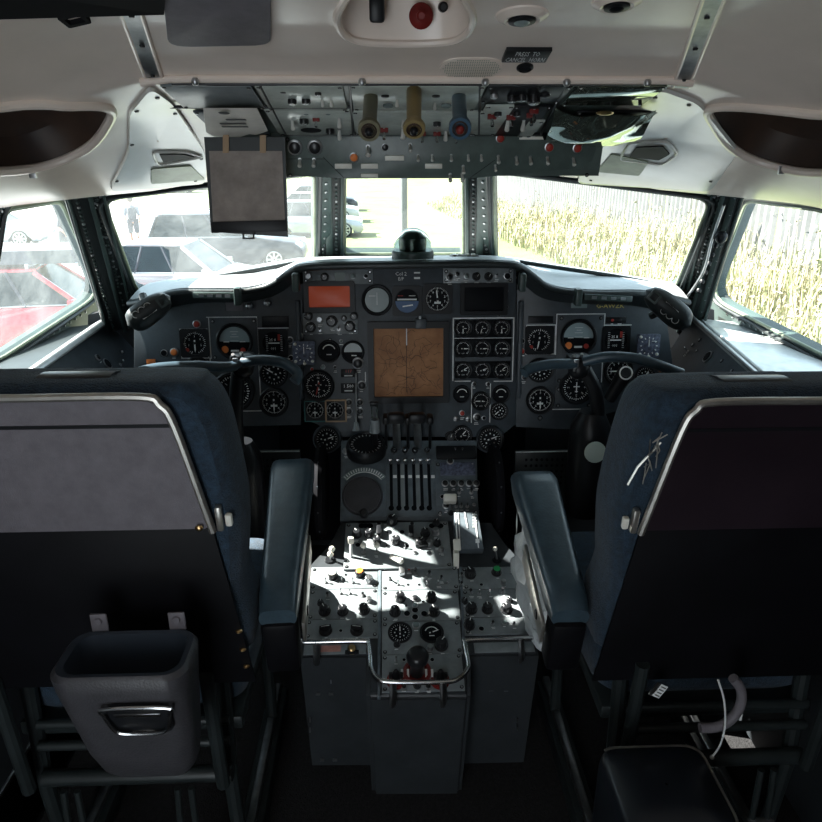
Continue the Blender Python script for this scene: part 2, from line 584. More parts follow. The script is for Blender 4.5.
KLAB = {'knob_w': 'black knob with a white cap', 'knob_o': 'black knob with an orange cap', 'knob_g': 'black knob with a green cap',
        'knob_s': 'bare metal knob', 'btn_r': 'red button', 'btn_o': 'amber light', 'togr': 'toggle in a red guard', 'tog': 'chrome toggle'}
def K(F, parent, items, default_r=3., n=0.):
    """items: (kind, px, py[, radius px[, rot deg]])"""
    for it in items:
        k, x, y = it[:3]
        r = it[3] if len(it) > 3 else default_r
        rot = R(it[4]) if len(it) > 4 else R(random.uniform(-50, 50)) if k.startswith('knob') or k == 'wing' else 0
        put(F, x, y, k, KN[k], KNAME[k], parent, r * F.scale(x, y), rot, n, KLAB.get(k))
    # engraved white legends beside the controls
    b = MB('mark'); rl = random.Random(int(items[0][1] * 7 + items[0][2])); cnt = 0
    for it in items:
        if it[0] in ('screw', 'screwd', 'hole'): continue
        sc = F.scale(it[1], it[2]); u, v = F.px(it[1], it[2])
        rr = (it[3] if len(it) > 3 else default_r) * sc * (1.5 if it[0].startswith('tog') else 1.25)
        for j in range(rl.choice((1, 2))):
            w_ = rl.uniform(2.2, 4.6) * sc
            b.fbox(F, u + rl.uniform(-1, 1) * sc, v - rr - (1.6 + 1.5 * j) * sc, n + .0002, w_, .65 * sc, .0006, 'line'); cnt += 1
    if cnt: b.build('lettering', parent, smooth=0)
    else: b.bm.free()

# ------------------------------------------------------------------ gauges
def g_case():
    b = MB('black'); Z = V3((0, 0, 1))
    # a ring with an open front and a recessed black face
    seg = 32
    i = b.idx('black')
    L = [b.ring(V3((0, 0, h)), V3((1, 0, 0)), V3((0, 1, 0)), r, seg) for r, h in ((1.16, 0), (1.16, .14), (1.08, .2), (1.0, .18), (.95, .04))]
    b.skin(L, i, cap0=True, cap1=False)
    b.face([v for v in L[-1]], b.idx('dial'))
    return b.mesh('gauge')
def g_square():
    b = MB('black')
    o = [V3((x, y, 0)) for x, y in rrect(2.3, 2.3, .25)]
    ins = [V3((.92 * math.cos(2 * PI * k / 28), .92 * math.sin(2 * PI * k / 28), 0)) for k in range(28)]
    b.holed(o, [ins], (0, 0, .16), 'black')
    b.lathe((0, 0, 0), (0, 0, 1), [(.95, 0), (.95, .04)], 28, 'dial')
    return b.mesh('gauge')
def dial_fn(style):
    def f():
        b = MB('mark')
        F = Frame((0, 0, 0), (0, 1, 0))
        n = .055
        if style == 'alt':
            for k in range(50):
                a = 2 * PI * k / 50
                L = .16 if k % 5 == 0 else .08
                rr = .88 - L / 2
                b.box((rr * math.sin(a), rr * math.cos(a), n), (.035, L, .01), Matrix.Rotation(-a, 3, 'Z'), 'mark')
            for k in range(10):
                a = 2 * PI * k / 10
                b.text(F, .58 * math.sin(a), .58 * math.cos(a), n, str(k), .26)
            b.box((0, -.28, n), (.5, .16, .01), m='line')
        elif style == 'eng':
            for k in range(22):
                a = R(-140 + 280 * k / 21)
                L = .2 if k % 3 == 0 else .1
                b.box((.78 * math.sin(a), .78 * math.cos(a), n), (.05, L, .01), Matrix.Rotation(-a, 3, 'Z'), 'line')
            b.box((.2, -.05, n), (.5, .07, .01), m='line')
            b.text(F, 0, -.6, n, 'x10', .24, 'line')
        elif style == 'arc':
            for k in range(16):
                a = R(-65 + 130 * k / 15)
                b.box((.62 * math.sin(a), .62 * math.cos(a), n), (.13, .1, .01), Matrix.Rotation(-a, 3, 'Z'), 'mark')
            b.box((0, -.35, n), (.5, .09, .01), m='mark')
        elif style == 'comp':
            for k in range(36):
                a = 2 * PI * k / 36
                L = .17 if k % 3 == 0 else .09
                b.box((.8 * math.sin(a), .8 * math.cos(a), n), (.04, L, .01), Matrix.Rotation(-a, 3, 'Z'), 'mark')
            for k, c in enumerate('N36E1215S21W33'.replace('12', '2').replace('15', '5').replace('21', '1').replace('33', '0')[:8]):
                a = 2 * PI * k / 8
                b.text(F, .55 * math.sin(a), .55 * math.cos(a), n, c, .22, rot=-a)
            b.box((0, 0, n), (.07, .7, .01), m='mark'); b.box((0, .05, n), (.42, .07, .01), m='mark'); b.box((0, -.28, n), (.2, .06, .01), m='mark')
        elif style == 'adi':
            i = b.idx('adisky')
            pts = [V3((.93 * math.cos(R(a)), .93 * math.sin(R(a)) * .97, n)) for a in range(-4, 185, 8)]
            b.face([b.bm.verts.new(p) for p in pts], i)
            for k in range(-3, 4):
                b.box((0, .12 + k * .16 if k > 0 else .02, n + .01), (.5 if k % 2 else .3, .03, .01), m='line')
            b.box((-.5, -.03, n + .02), (.35, .05, .01), m='line'); b.box((.5, -.03, n + .02), (.35, .05, .01), m='line')
            b.lathe((-.62, -.52, n), (0, 0, 1), [(.24, 0), (.2, .04)], 10, 'amber')
            b.lathe((.5, -.56, n), (0, 0, 1), [(.17, 0), (.15, .04)], 10, 'redneedle')
            b.box((0, -.6, n), (.5, .12, .02), m='line')
        elif style == 'flag':
            for k in range(9):
                b.box((-.55, -.6 + k * .15, n), (.16, .035, .01), m='line'); b.box((.6, -.6 + k * .15, n), (.16, .035, .01), m='line')
            b.box((.42, .45, n + .02), (.2, .5, .03), m='redneedle')
            b.box((0, 0, n), (.9, .09, .01), m='mark'); b.text(F, -.1, .25, n, '25 8', .3, 'mark'); b.text(F, -.05, -.45, n, '001', .3, 'line')
        elif style == 'asi':
            for k in range(30):
                a = R(-160 + 320 * k / 29)
                L = .2 if k % 3 == 0 else .1
                b.box((.8 * math.sin(a), .8 * math.cos(a), n), (.045, L, .01), Matrix.Rotation(-a, 3, 'Z'), 'mark')
            for k, c in enumerate(('1', '2', '3', '4', '5')):
                a = R(-110 + 55 * k); b.text(F, .52 * math.sin(a), .52 * math.cos(a), n, c, .24)
            b.lathe((-.62, -.55, n), (0, 0, 1), [(.16, 0), (.14, .03)], 8, 'redneedle')
        elif style == 'vor':
            for k in range(24):
                a = 2 * PI * k / 24
                b.box((.85 * math.sin(a), .85 * math.cos(a), n), (.04, .12, .01), Matrix.Rotation(-a, 3, 'Z'), 'line')
            for k in range(8):
                a = 2 * PI * k / 8
                b.box((.5 * math.sin(a), .5 * math.cos(a), n), (.12, .12, .01), m='line')
        elif style == 'grey':
            b.lathe((0, 0, .03), (0, 0, 1), [(.92, 0), (.88, .03)], 28, 'greyface')
            b.box((0, .1, .07), (.03, .9, .01), m='line'); b.box((-.35, .3, .07), (.5, .03, .01), m='line')
        elif style == 'blue':
            i = b.idx('blueface')
            b.face([b.bm.verts.new(V3((.9 * math.cos(R(a)), .9 * math.sin(R(a)), n))) for a in range(180, 361, 10)], i)
            b.box((0, .12, n), (1.5, .12, .01), m='line')
            b.box((.05, -.36, n + .01), (.8, .10, .01), Matrix.Rotation(.15, 3, 'Z'), 'mark')
            b.box((-.5, .4, n), (.4, .05, .01), m='redneedle'); b.box((.4, .4, n), (.5, .04, .01), m='line')
        elif style == 'half':
            i = b.idx('greyface')
            b.face([b.bm.verts.new(V3((.9 * math.cos(R(a)), .9 * math.sin(R(a)), n))) for a in range(0, 181, 10)], i)
            b.box((.1, -.35, n), (.5, .1, .01), m='mark')
        return b.mesh('dial')
    return f
def needle_fn(m):
    def f():
        b = MB(m)
        b.prism([(-.06, -.25, .09), (.06, -.25, .09), (.045, .55, .09), (0, .75, .09), (-.045, .55, .09)], (0, 0, .03), m)
        b.lathe((0, 0, .07), (0, 0, 1), [(.13, 0), (.1, .07)], 10, 'black')
        return b.mesh('needle')
    return f
GLABEL = {'adi': 'attitude ball with a grey upper half', 'comp': 'compass card with an aircraft symbol', 'grey': 'plain grey-green face',
          'blue': 'half-blue face', 'alt': 'numbered dial'}
def gauge(F, parent, x, y, r, style='alt', ang=None, sq=False, ndl='mark', name='gauge', flatten=1., n=0.):
    u, v = F.px(x, y)
    rr = r * F.scale(x, y)
    c = link_mesh(cached('sq' if sq else 'rd', g_square if sq else g_case), name, parent, F.p(u, v, n), F.m3, (rr, rr * flatten, rr))
    if style in GLABEL: c['label'] = GLABEL[style]
    WLc = WL[c.name]
    d = bpy.data.objects.new('dial_face', cached('dial' + style, dial_fn(style))); COL.objects.link(d); d.parent = c
    if ang is not None:
        m = bpy.data.objects.new('needle', cached('needle' + ndl, needle_fn(ndl))); COL.objects.link(m); m.parent = c; m.rotation_euler = (0, 0, R(-ang))
    return c

def outline(b, F, x0, y0, x1, y1, w=.9, m='line', sides='tblr', n=.0015):
    """thin painted line round a pixel rectangle on F"""
    cu, cv, W, H = F.rect(x0, y0, x1, y1)
    t = w * F.scale((x0 + x1) / 2, (y0 + y1) / 2)
    if 't' in sides: b.fbox(F, cu, cv + H / 2, n, W + t, t, .0012, m)
    if 'b' in sides: b.fbox(F, cu, cv - H / 2, n, W + t, t, .0012, m)
    if 'l' in sides: b.fbox(F, cu - W / 2, cv, n, t, H + t, .0012, m)
    if 'r' in sides: b.fbox(F, cu + W / 2, cv, n, t, H + t, .0012, m)

def fpx(F, pts, n=0): return [F.w(x, y, n) for x, y in pts]
def pbox(b, F, x0, y0, x1, y1, d, m=None, n=0, bev=0.):
    cu, cv, W, H = F.rect(x0, y0, x1, y1)
    b.fbox(F, cu, cv, n, W, H, d, m, bev)

def structure(o, label=None):
    o['kind'] = 'structure'
    if label: o['label'] = label
    return o
# ================================================================== SETTING: flight deck shell
def plane3(a, b, c):
    n = (b - a).cross(c - a).normalized()
    if n.dot(CAM - a) < 0: n = -n
    return a, n
def mirror(pl):
    return V3((-pl[0].x, pl[0].y, pl[0].z)), V3((-pl[1].x, pl[1].y, pl[1].z))
PLL = plane3(atY(135, 290, 2.0), atY(315, 262, 2.2), atY(102, 195, 1.75))
PLR = mirror(PLL)
PSL = plane3(atX(95, 290, -.95), atX(55, 200, -.89), atX(0, 350, -1.0))
PSR = mirror(PSL)
PC = (atY(404, 252, 2.2), V3((0, -1, -.6)).normalized())
def pp(pl, pts): return [hit(x, y, *pl) for x, y in pts]

wins = [
    ('window_1', PSL, [(-130, 185), (84, 178), (120, 310), (95, 335), (-130, 470)],
     [(-34, 352), (-26, 300), (-8, 262), (-2, 209), (55, 200), (97, 292), (0, 354), (-36, 372)], [0, .03, .03, .03, .03, .11, 0, .03], 'pane_l', 'left side window'),  # out-of-view rear edge shaped to trim the sun patch on the pedestal
    ('window_2', PLL, [(84, 176), (329, 160), (329, 278), (118, 312)],
     [(102, 195), (313, 170), (313, 263), (138, 293)], [.04, .02, .02, .06], 'pane_l', 'left windscreen pane'),
    ('window_3', PC, [(325, 150), (482, 150), (482, 275), (325, 275)],
     [(345, 166), (463, 166), (463, 251), (345, 251)], .012, 'pane', 'centre windscreen pane'),
    ('window_4', PLR, [(479, 160), (733, 178), (694, 314), (479, 275)],
     [(495, 168), (712, 195), (673, 291), (497, 264)], [.02, .04, .06, .02], 'pane', 'right windscreen pane'),
    ('window_5', PSR, [(731, 178), (960, 190), (960, 455), (716, 332), (694, 312)],
     [(752, 199), (822, 208), (838, 212), (852, 262), (870, 310), (880, 378), (822, 350), (714, 296)], [.03, 0, .03, .03, .03, .03, 0, .11], 'pane', 'right side window'),
]
for nm, pl, outer, inner, rad, pm, lab in wins:
    o3 = pp(pl, outer)
    i3 = round_poly(pp(pl, inner), rad)
    dd = pl[1] * .035
    b = MB('frame')
    b.holed([p - dd * .5 for p in o3], [[p - dd * .5 for p in i3]], dd, 'frame')
    w = b.build(nm, None)
    structure(w, lab)
    sb = MB('seal')
    sb.tube([p + pl[1] * .014 for p in i3], .0045, 8, 'seal', closed=True)
    so = sb.build('window_seal', w)
    # inner raised lip with fasteners
    c = sum(i3, V3()) / len(i3)
    lip = MB('frame_dark')
    lip.tube([p + (p - c).normalized() * .016 + pl[1] * .02 for p in i3], .006, 8, 'frame_dark', closed=True)
    n = len(i3)
    per = 0
    for k in range(n):
        a, d = i3[k], i3[(k + 1) % n]
        L = (d - a).length
        q = max(1, int(L / .03))
        for j in range(q):
            p = a.lerp(d, (j + .5) / q) + (a.lerp(d, .5) - c).normalized() * .03 + pl[1] * .017
            lip.lathe(p, pl[1], [(.0045, 0), (.004, .003), (.001, .004)], 6, 'steel')
    lip.build('window_frame', w)
    g = MB(pm)
    g.poly([p - pl[1] * .004 for p in i3], pm)
    g.build('window_glass', w, smooth=0)

# posts between the panes
def post(name, pts, wid, dep, strips, label):
    a, c = pts
    t = (c - a).normalized()
    view = (CAM - (a + c) / 2); view = (view - t * view.dot(t)).normalized()
    F = Frame.make((a + c) / 2, t.cross(view), t)
    L = (c - a).length
    b = MB('frame_dark')
    b.fbox(F, 0, 0, -.01, wid, L, dep, 'frame_dark', bev=.006)
    for u, ww, h, m in strips:
        b.fbox(F, u * wid, 0, dep - .011, ww, L, h, m, bev=.001)
    k = int(L / .014)
    for j in range(k):
        for u in (-.22, .24):
            b.lathe(F.p(u * wid, -L / 2 + (j + .5) * L / k, dep - .011), F.N, [(.0045, 0), (.004, .003), (.0015, .0042)], 6, 'steel' if j % 4 == 0 else 'frame')
    return structure(b.build(name, None), label)
post('pillar_1', (hit(330, 285, *PC), hit(328, 150, *PC)), .088, .05, [(-.42, .008, .012, 'frame'), (.42, .008, .012, 'frame'), (0, .02, .006, 'frame')], 'dark riveted post left of the centre pane')
post('pillar_2', (hit(479, 285, *PC), hit(481, 150, *PC)), .088, .05, [(-.42, .008, .012, 'frame'), (.42, .008, .012, 'frame'), (0, .02, .006, 'frame')], 'dark riveted post right of the centre pane')
post('pillar_3', (hit(120, 325, *PLL), hit(77, 165, *PLL)), .092, .03, [(-.40, .006, .008, 'frame'), (.1, .010, .010, 'frame'), (.42, .006, .008, 'frame')], 'grey-green corner post beside the left side window')
post('pillar_4', (hit(690, 328, *PLR), hit(735, 165, *PLR)), .080, .03, [(-.40, .006, .008, 'frame'), (-.1, .010, .014, 'frame'), (.2, .014, .004, 'frame'), (.42, .006, .008, 'frame')], 'dark riveted corner post beside the right side window')

# cable running down the right corner post
c = MB('steel')
cp = smooth_path([hit(724, 205, PLR[0] + PLR[1] * .055, PLR[1]), hit(712, 240, PLR[0] + PLR[1] * .055, PLR[1]), hit(704, 270, PLR[0] + PLR[1] * .06, PLR[1]), hit(690, 293, PLR[0] + PLR[1] * .07, PLR[1]), hit(681, 303, PLR[0] + PLR[1] * .08, PLR[1])], 6)
c.tube(cp, .0035, 8, 'ledge' if 'ledge' in M else 'steel')
tag(c.build('cable'), 'pale cable running down the corner post beside the right windscreen', 'cable')

# floor, walls
def quadbox(name, pts, d, m, lab):
    b = MB(m); b.prism(pts, d, m); return structure(b.build(name, None, smooth=0), lab)
quadbox('floor', [(-1.15, -.8, 0), (1.15, -.8, 0), (1.15, 2.6, 0), (-1.15, 2.6, 0)], (0, 0, -.05), 'carpet', 'dark carpeted floor')
for s, nm in ((-1, 'wall_left'), (1, 'wall_right')):
    b = MB('wall')
    y0 = 2.06
    # lower wall, then the sill line of the side window; upper rear part up to the ceiling
    b.prism([(s * 1.06, -.8, 0), (s * 1.06, y0, 0), (s * 1.03, y0, .90), (s * 1.06, 1.5, .86), (s * 1.06, .75, .84), (s * 1.06, -.8, .84)], (s * .04, 0, 0), 'wall')
    for k, (za, xa, zb, xb) in enumerate(((.8, 1.045, 1.1, .985), (1.1, .985, 1.30, .885), (1.30, .885, 1.5, .90))):
        b.prism([(s * xa, -.8, za), (s * xa, 1.27, za), (s * xb, 1.27, zb), (s * xb, -.8, zb)], (s * .03, 0, 0), 'wall')
    for k in range(4):
        b.box((s * 1.055, -.4 + k * .55, .4), (.03, .03, .78), m='frame_dark', bev=.004)
    structure(b.build(nm, None, smooth=0), 'dark side wall of the flight deck')
b = MB('wall'); b.holed([V3((-1.15, -.8, -.05)), V3((1.15, -.8, -.05)), V3((1.15, -.8, 1.78)), V3((-1.15, -.8, 1.78))], [[V3((-.75, -.8, .02)), V3((-.15, -.8, .02)), V3((-.15, -.8, 1.5)), V3((-.75, -.8, 1.5))]], (0, -.05, 0), 'wall')
structure(b.build('wall_back', None, smooth=0), 'dark rear bulkhead with an added doorway')
b = MB('frame_dark'); b.holed([V3((-.79, -.78, .0)), V3((-.11, -.78, .0)), V3((-.11, -.78, 1.54)), V3((-.79, -.78, 1.54))], [[V3((-.75, -.78, .02)), V3((-.15, -.78, .02)), V3((-.15, -.78, 1.5)), V3((-.75, -.78, 1.5))]], (0, -.07, 0), 'frame_dark')
structure(b.build('door_1', None, smooth=0), 'open doorway added around the fill lamp behind the camera')  # unseen opening, added to house the fill lamp
b = MB('wall')
# front bulkhead below the windscreen, following the pane bottoms
fb = [V3((-1.06, 1.98, 0)), V3((-.34, 2.32, 0)), V3((.34, 2.32, 0)), V3((1.06, 1.98, 0))]
tops = [V3((-.93, 2.05, .95)), V3((-.34, 2.30, 1.05)), V3((.34, 2.30, 1.05)), V3((.93, 2.05, .95))]
for k in range(3):
    b.prism([fb[k], fb[k + 1], tops[k + 1], tops[k]], (0, .04, 0), 'wall')
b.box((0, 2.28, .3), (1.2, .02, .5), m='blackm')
structure(b.build('wall_front', None, smooth=0), 'dark front bulkhead below the windscreen')

# ------------------------------------------------------------------ ceiling lining
ZC = [(-.8, 1.66), (.3, 1.615), (.8, 1.575), (.98, 1.545), (1.08, 1.520), (1.13, 1.500), (1.4, 1.455), (1.65, 1.405), (1.95, 1.375)]
def yfront(x):
    return interp([(0, 1.95), (.33, 1.85), (.485, 1.767), (.6, 1.728), (.7, 1.685), (.785, 1.65), (.89, 1.58)], abs(x))
def zfront(x):
    return interp([(0, 1.36), (.33, 1.345), (.485, 1.33), (.6, 1.312), (.7, 1.304), (.785, 1.296), (.89, 1.286)], abs(x))
XE = .885
def zceil(x, Y):
    def base(Y):
        e = interp([(-.8, 1.34), (.6, 1.30), (1.2, 1.272), (1.7, 1.285)], Y)
        g = max(0, min(1.1, (abs(x) - .36) / .51))
        z = interp(ZC, Y)
        return z - (z - e) * (g ** 1.6)
    yf = yfront(x)
    w = max(0, min(1.2, (Y - (yf - .5)) / .5))
    return base(Y) + (zfront(x) - base(yf)) * w ** 1.5
def onceil(px, py, t0=.3):
    d = ray(px, py)
    t = t0
    while t < 3:
        p = CAM + d * t
        if p.z > zceil(p.x, p.y) : break
        if p.y > 1.95 or abs(p.x) > 1.0: return p
        t += .01
    lo, hi = t - .01, t
    for _ in range(20):
        m_ = (lo + hi) / 2
        p = CAM + d * m_
        if p.z > zceil(p.x, p.y): hi = m_
        else: lo = m_
    return CAM + d * hi
def onceil_x(px, py):
    """surface seen beyond the central ridge: march from the point where the sloping side lies"""
    return onceil(px, py)
def cnorm(p, e=.01):
    dx = (zceil(p.x + e, p.y) - zceil(p.x - e, p.y)) / (2 * e)
    dy = (zceil(p.x, p.y + e) - zceil(p.x, p.y - e)) / (2 * e)
    return V3((dx, dy, -1)).normalized()
def topx(p):
    q = CROT.transposed() @ (V3(p) - CAM)
    return (411 - FPX * q.x / q.z, 411 + FPX * q.y / q.z) if q.z < -.05 else (-9999, -9999)

# outlines of the two eyebrow openings, in plan, cut into the side slope of the ceiling
def eyebrow(s):
    pxs = [(-60, 112), (0, 105), (60, 104), (109, 107), (104, 128), (85, 148), (52, 163), (20, 169), (-20, 171), (-70, 168)] if s < 0 else \
          [(890, 116), (822, 113), (765, 107), (711, 107), (716, 126), (732, 146), (757, 160), (795, 170), (830, 172), (890, 168)]
    pts = [onceil(x, y) for x, y in pxs]
    return smooth_path([(p.x, p.y) for p in pts], 6, closed=True)
EYE = {-1: eyebrow(-1), 1: eyebrow(1)}
RECESS = []   # (plan outline)
def inside(poly, x, y):
    c = False
    n = len(poly)
    for k in range(n):
        a, d = poly[k], poly[k - 1]
        if (a.y > y) != (d.y > y) and x < (d.x - a.x) * (y - a.y) / (d.y - a.y) + a.x: c = not c
    return c
REC_OUT = smooth_path([(p.x, p.y) for p in [onceil(x, y) for x, y in [(341, 6), (337, 20), (344, 34), (362, 42), (405, 44), (448, 42), (466, 34), (473, 20), (469, 6), (455, -8), (405, -12), (355, -8)]]], 5, closed=True)
holes = [EYE[-1], EYE[1], REC_OUT]
NX, NY = 240, 240
b = MB('ceiling')
i0 = b.idx('ceiling')
vs = {}
def cv(i, j):
    if (i, j) not in vs:
        x = -XE + 2 * XE * i / NX
        Y = lerp(-.79, yfront(x), j / NY)
        # snap nearby grid points on to hole outlines
        for h in holes:
            bd = min(h, key=lambda q: (q.x - x) ** 2 + (q.y - Y) ** 2)
            if (bd.x - x) ** 2 + (bd.y - Y) ** 2 < .0072 ** 2: x, Y = bd.x, bd.y; break
        vs[(i, j)] = b.bm.verts.new((x, Y, zceil(x, Y)))
    return vs[(i, j)]
for i in range(NX):
    for j in range(NY):
        xm = -XE + 2 * XE * (i + .5) / NX
        ym = lerp(-.79, yfront(xm), (j + .5) / NY)
        if abs(xm) < .375 and ym > 1.13: continue
        if any(inside(h, xm, ym) for h in holes): continue
        b.face([cv(i, j), cv(i + 1, j), cv(i + 1, j + 1), cv(i, j + 1)], i0)
# outer lightproof skin above the lining
sk = MB('wall')
top = [(-1.02, -.8, 1.5), (-.7, -.8, 1.78), (.7, -.8, 1.78), (1.02, -.8, 1.5)]
mid = [(-1.02, 1.2, 1.45), (-.7, 1.2, 1.66), (.7, 1.2, 1.66), (1.02, 1.2, 1.45)]
ft = [hit(-60, 183, *PSL) + V3((-.0, 0, .01)), hit(84, 170, *PLL), hit(329, 152, *PC), hit(481, 152, *PC), hit(733, 172, *PLR), hit(880, 183, *PSR)]
i1 = b.idx('ceiling')
ceil = b.build('ceiling', None, smooth=40, origin=(0, 0, 1.5), fix=False)
structure(ceil, 'glossy cream moulded ceiling lining')
def skin_strip(pts_a, pts_b):
    sk.grid([pts_a, pts_b], 'wall')
N_ = 60
front = []; outer_ = []
for k in range(N_ + 1):
    x = lerp(-.99, .99, k / N_)
    front.append(V3((x, yfront(x) - .004, zceil(x, yfront(x)) + .006)))
    u = k / N_ * (len(ft) - 1); q = min(int(u), len(ft) - 2)
    outer_.append(None)
# crown of the hull: panel from the pane tops up to the roof
roofp = [V3((-1.08, .6, 1.46)), V3((-.85, 1.55, 1.50)), V3((-.35, 1.75, 1.62)), V3((.35, 1.75, 1.62)), V3((.85, 1.55, 1.50)), V3((1.08, .6, 1.46))]
sk.grid([ft, roofp], 'wall')
sk.grid([roofp, [V3((-.9, -.8, 1.72)), V3((-.7, -.8, 1.76)), V3((-.3, -.8, 1.78)), V3((.3, -.8, 1.78)), V3((.7, -.8, 1.76)), V3((.9, -.8, 1.72))]], 'wall')
for s in (-1, 1):
    sk.poly([V3((s * 1.08, .6, 1.46)), V3((s * 1.12, .6, .75)), V3((s * 1.12, -.8, .75)), V3((s * .9, -.8, 1.72))], 'wall')
    q = [hit(-60, 183, *PSL), hit(-130, 185, *PSL), hit(-130, 470, *PSL)] if s < 0 else [hit(880, 183, *PSR), hit(960, 190, *PSR), hit(960, 455, *PSR)]
    sk.poly([V3((s * 1.08, .6, 1.46))] + q + [V3((s * 1.12, .6, .75))], 'wall')
structure(sk.build('roof', None, smooth=0), 'outer skin over the ceiling lining')
# lips and pockets of the eyebrow openings
for s in (-1, 1):
    pts = [V3((q.x, q.y, zceil(q.x, q.y))) for q in EYE[s]]
    lp = MB('ceiling')
    lp.tube([p + cnorm(p) * .002 for p in pts], .008, 10, 'ceiling', closed=True)
    lip = structure(lp.build('trim_%d' % (1 if s < 0 else 2), None), 'rolled lip of the oval opening over the %s side window' % ('left' if s < 0 else 'right'))
    c = sum(pts, V3()) / len(pts)
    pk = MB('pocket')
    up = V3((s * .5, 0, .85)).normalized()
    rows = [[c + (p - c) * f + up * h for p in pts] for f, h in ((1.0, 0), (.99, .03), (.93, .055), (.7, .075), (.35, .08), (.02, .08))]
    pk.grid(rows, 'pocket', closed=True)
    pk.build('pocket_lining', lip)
    cl = MB('steel')
    q = onceil(31, 171) if s < 0 else onceil(783, 167)
    cl.box(q + cnorm(q) * .006, (.012, .006, .014), m='steel', bev=.001)
    cl.build('latch', lip)

def cframe(px, py):
    p = onceil(px, py)
    n = cnorm(p)
    U = V3((1, 0, 0)); U = (U - n * U.dot(n)).normalized()
    return Frame.make(p, U, n.cross(U))
# central recess with controls
pts = [V3((q.x, q.y, zceil(q.x, q.y))) for q in REC_OUT]
lp = MB('ceiling'); lp.tube([p for p in pts], .005, 8, 'ceiling', closed=True)
rec = lp.build('recessed_tray'); tag(rec, 'oval cream recess in the ceiling holding a red valve knob and black knobs', 'recess')
c = sum(pts, V3()) / len(pts)
pk = MB('ceiling')
rows = [[c + (p - c) * f + V3((0, 0, h)) for p in pts] for f, h in ((1.0, 0), (.97, .012), (.91, .045), (.84, .058), (.4, .06), (.02, .06))]
pk.grid(rows, 'ceiling', closed=True); pk.build('tray_liner', rec)
Fr = Frame.make(onceil(405, 43) + V3((0, -.022, .03)), (1, 0, 0), (0, -.15, .98))
b = MB('red'); u, v = Fr.px(421, 16); s_ = Fr.scale(421, 16)
b.lathe(Fr.p(u, v, -.004), Fr.N, [(12 * s_, 0), (12 * s_, .006), (9 * s_, .010), (5 * s_, .012), (5 * s_, .02), (3 * s_, .022)], 24, 'red'); b.build('valve_knob', rec)['label'] = 'red valve knob'
b = MB('black'); u, v = Fr.px(377, 8)
b.fbox(Fr, u, v, -.004, 15 * s_, 26 * s_, .028, 'black', bev=.004); b.build('rocker_handle', rec)
b = MB('black'); u, v = Fr.px(443, 7)
b.lathe(Fr.p(u, v, -.004), Fr.N, [(5 * s_, 0), (4.5 * s_, .014), (3 * s_, .016)], 16, 'black'); b.build('push_button', rec)

# reading-light eyeballs
for (x, y, r, ln, lab) in ((522, 15, 15, True, 'round glass reading-light eyeball in a cream dimple beside the oval recess'), (617, 1, 14, False, 'dark round opening with a cream rim at the top of the ceiling')):
    F = cframe(x, y); s_ = F.scale(x, y)
    e = empty('ceiling_light', F.O, lab, 'ceiling light')
    b = MB('ceiling')
    b.lathe(F.O - F.N * .004, F.N, [(r * 1.9 * s_, 0), (r * 1.75 * s_, .006), (r * 1.2 * s_, .011), (r * .98 * s_, .010), (r * .95 * s_, .002)], 40, 'ceiling'); b.build('collar', e)
    b = MB('black'); b.lathe(F.O - F.N * .004, F.N, [(r * .9 * s_, 0), (r * .9 * s_, .012), (r * .7 * s_, .013)], 30, 'black')
    b.build('lamp_housing', e)
    b = MB('greyface' if ln else 'dial'); b.sphere(F.O + F.N * .006, r * .62 * s_, 'greyface' if ln else 'dial', 20, (1, 1, .6), F.m3); b.build('lens', e)
# speaker grille
F = cframe(471, 67); cu, cv, W, H = F.rect(440, 57, 503, 77)
b = MB('ceiling'); o = [F.p(cu + x, cv + y, -.001) for x, y in rrect(W, H, H * .49, 8)]
b.prism(o, F.N * .003, 'ceiling', bev=.001)
g = b.build('speaker_grille'); tag(g, 'cream rounded speaker grille in front of the overhead panels', 'grille')
b = MB('steel')
for i in range(27):
    for j in range(11):
        x = (i - 13) / 13 * W * .45 ; y = (j - 5) / 5 * H * .40
        if abs(x) > W * .5 - H * .5 + math.sqrt(max(0, (H * .42) ** 2 - y * y)): continue
        b.lathe(F.p(cu + x, cv + y, .0022), F.N, [(.0010, 0), (.0009, .0004)], 6, 'seal')
b.build('perforations', g)
# placard and horn button
F = cframe(526, 53); cu, cv, W, H = F.rect(504, 47, 549, 59)
b = MB('black'); b.fbox(F, cu, cv, -.001, W, H, .006, 'black', bev=.0006)
b.text(F, cu, cv + H * .24, .0055, 'PRESS  TO', H * .50, 'line', squash=W * .92 / 7.6 / (H * .5)); b.text(F, cu, cv - H * .24, .0055, 'CANCEL  HORN', H * .50, 'line', squash=W * .92 / 7.6 / (H * .5))
tag(b.build('placard'), 'small black PRESS TO CANCEL HORN placard on the cream ceiling', 'sign')
F = cframe(525, 67); s_ = F.scale(525, 67)
b = MB('black'); b.lathe(F.O - F.N * .001, F.N, [(8.5 * s_, 0), (8.5 * s_, .003), (6.5 * s_, .005), (6 * s_, .003)], 24, 'black')
tag(b.build('horn_button'), 'round black horn-cancel button below the placard', 'button')
# dark rounded hatch cover
b = MB('bin')
q = [onceil(x, y) for x, y in ((160, -30), (271, -30), (270, 41), (168, 43))]
q = round_poly(q, [0, 0, .02, .03])
b.prism([p + V3((0, 0, .001)) for p in q], V3((0, 0, -.006)), 'seat_panel', bev=.001)
tag(b.build('hatch_cover'), 'dark grey rounded hatch cover on the ceiling, upper left', 'hatch')
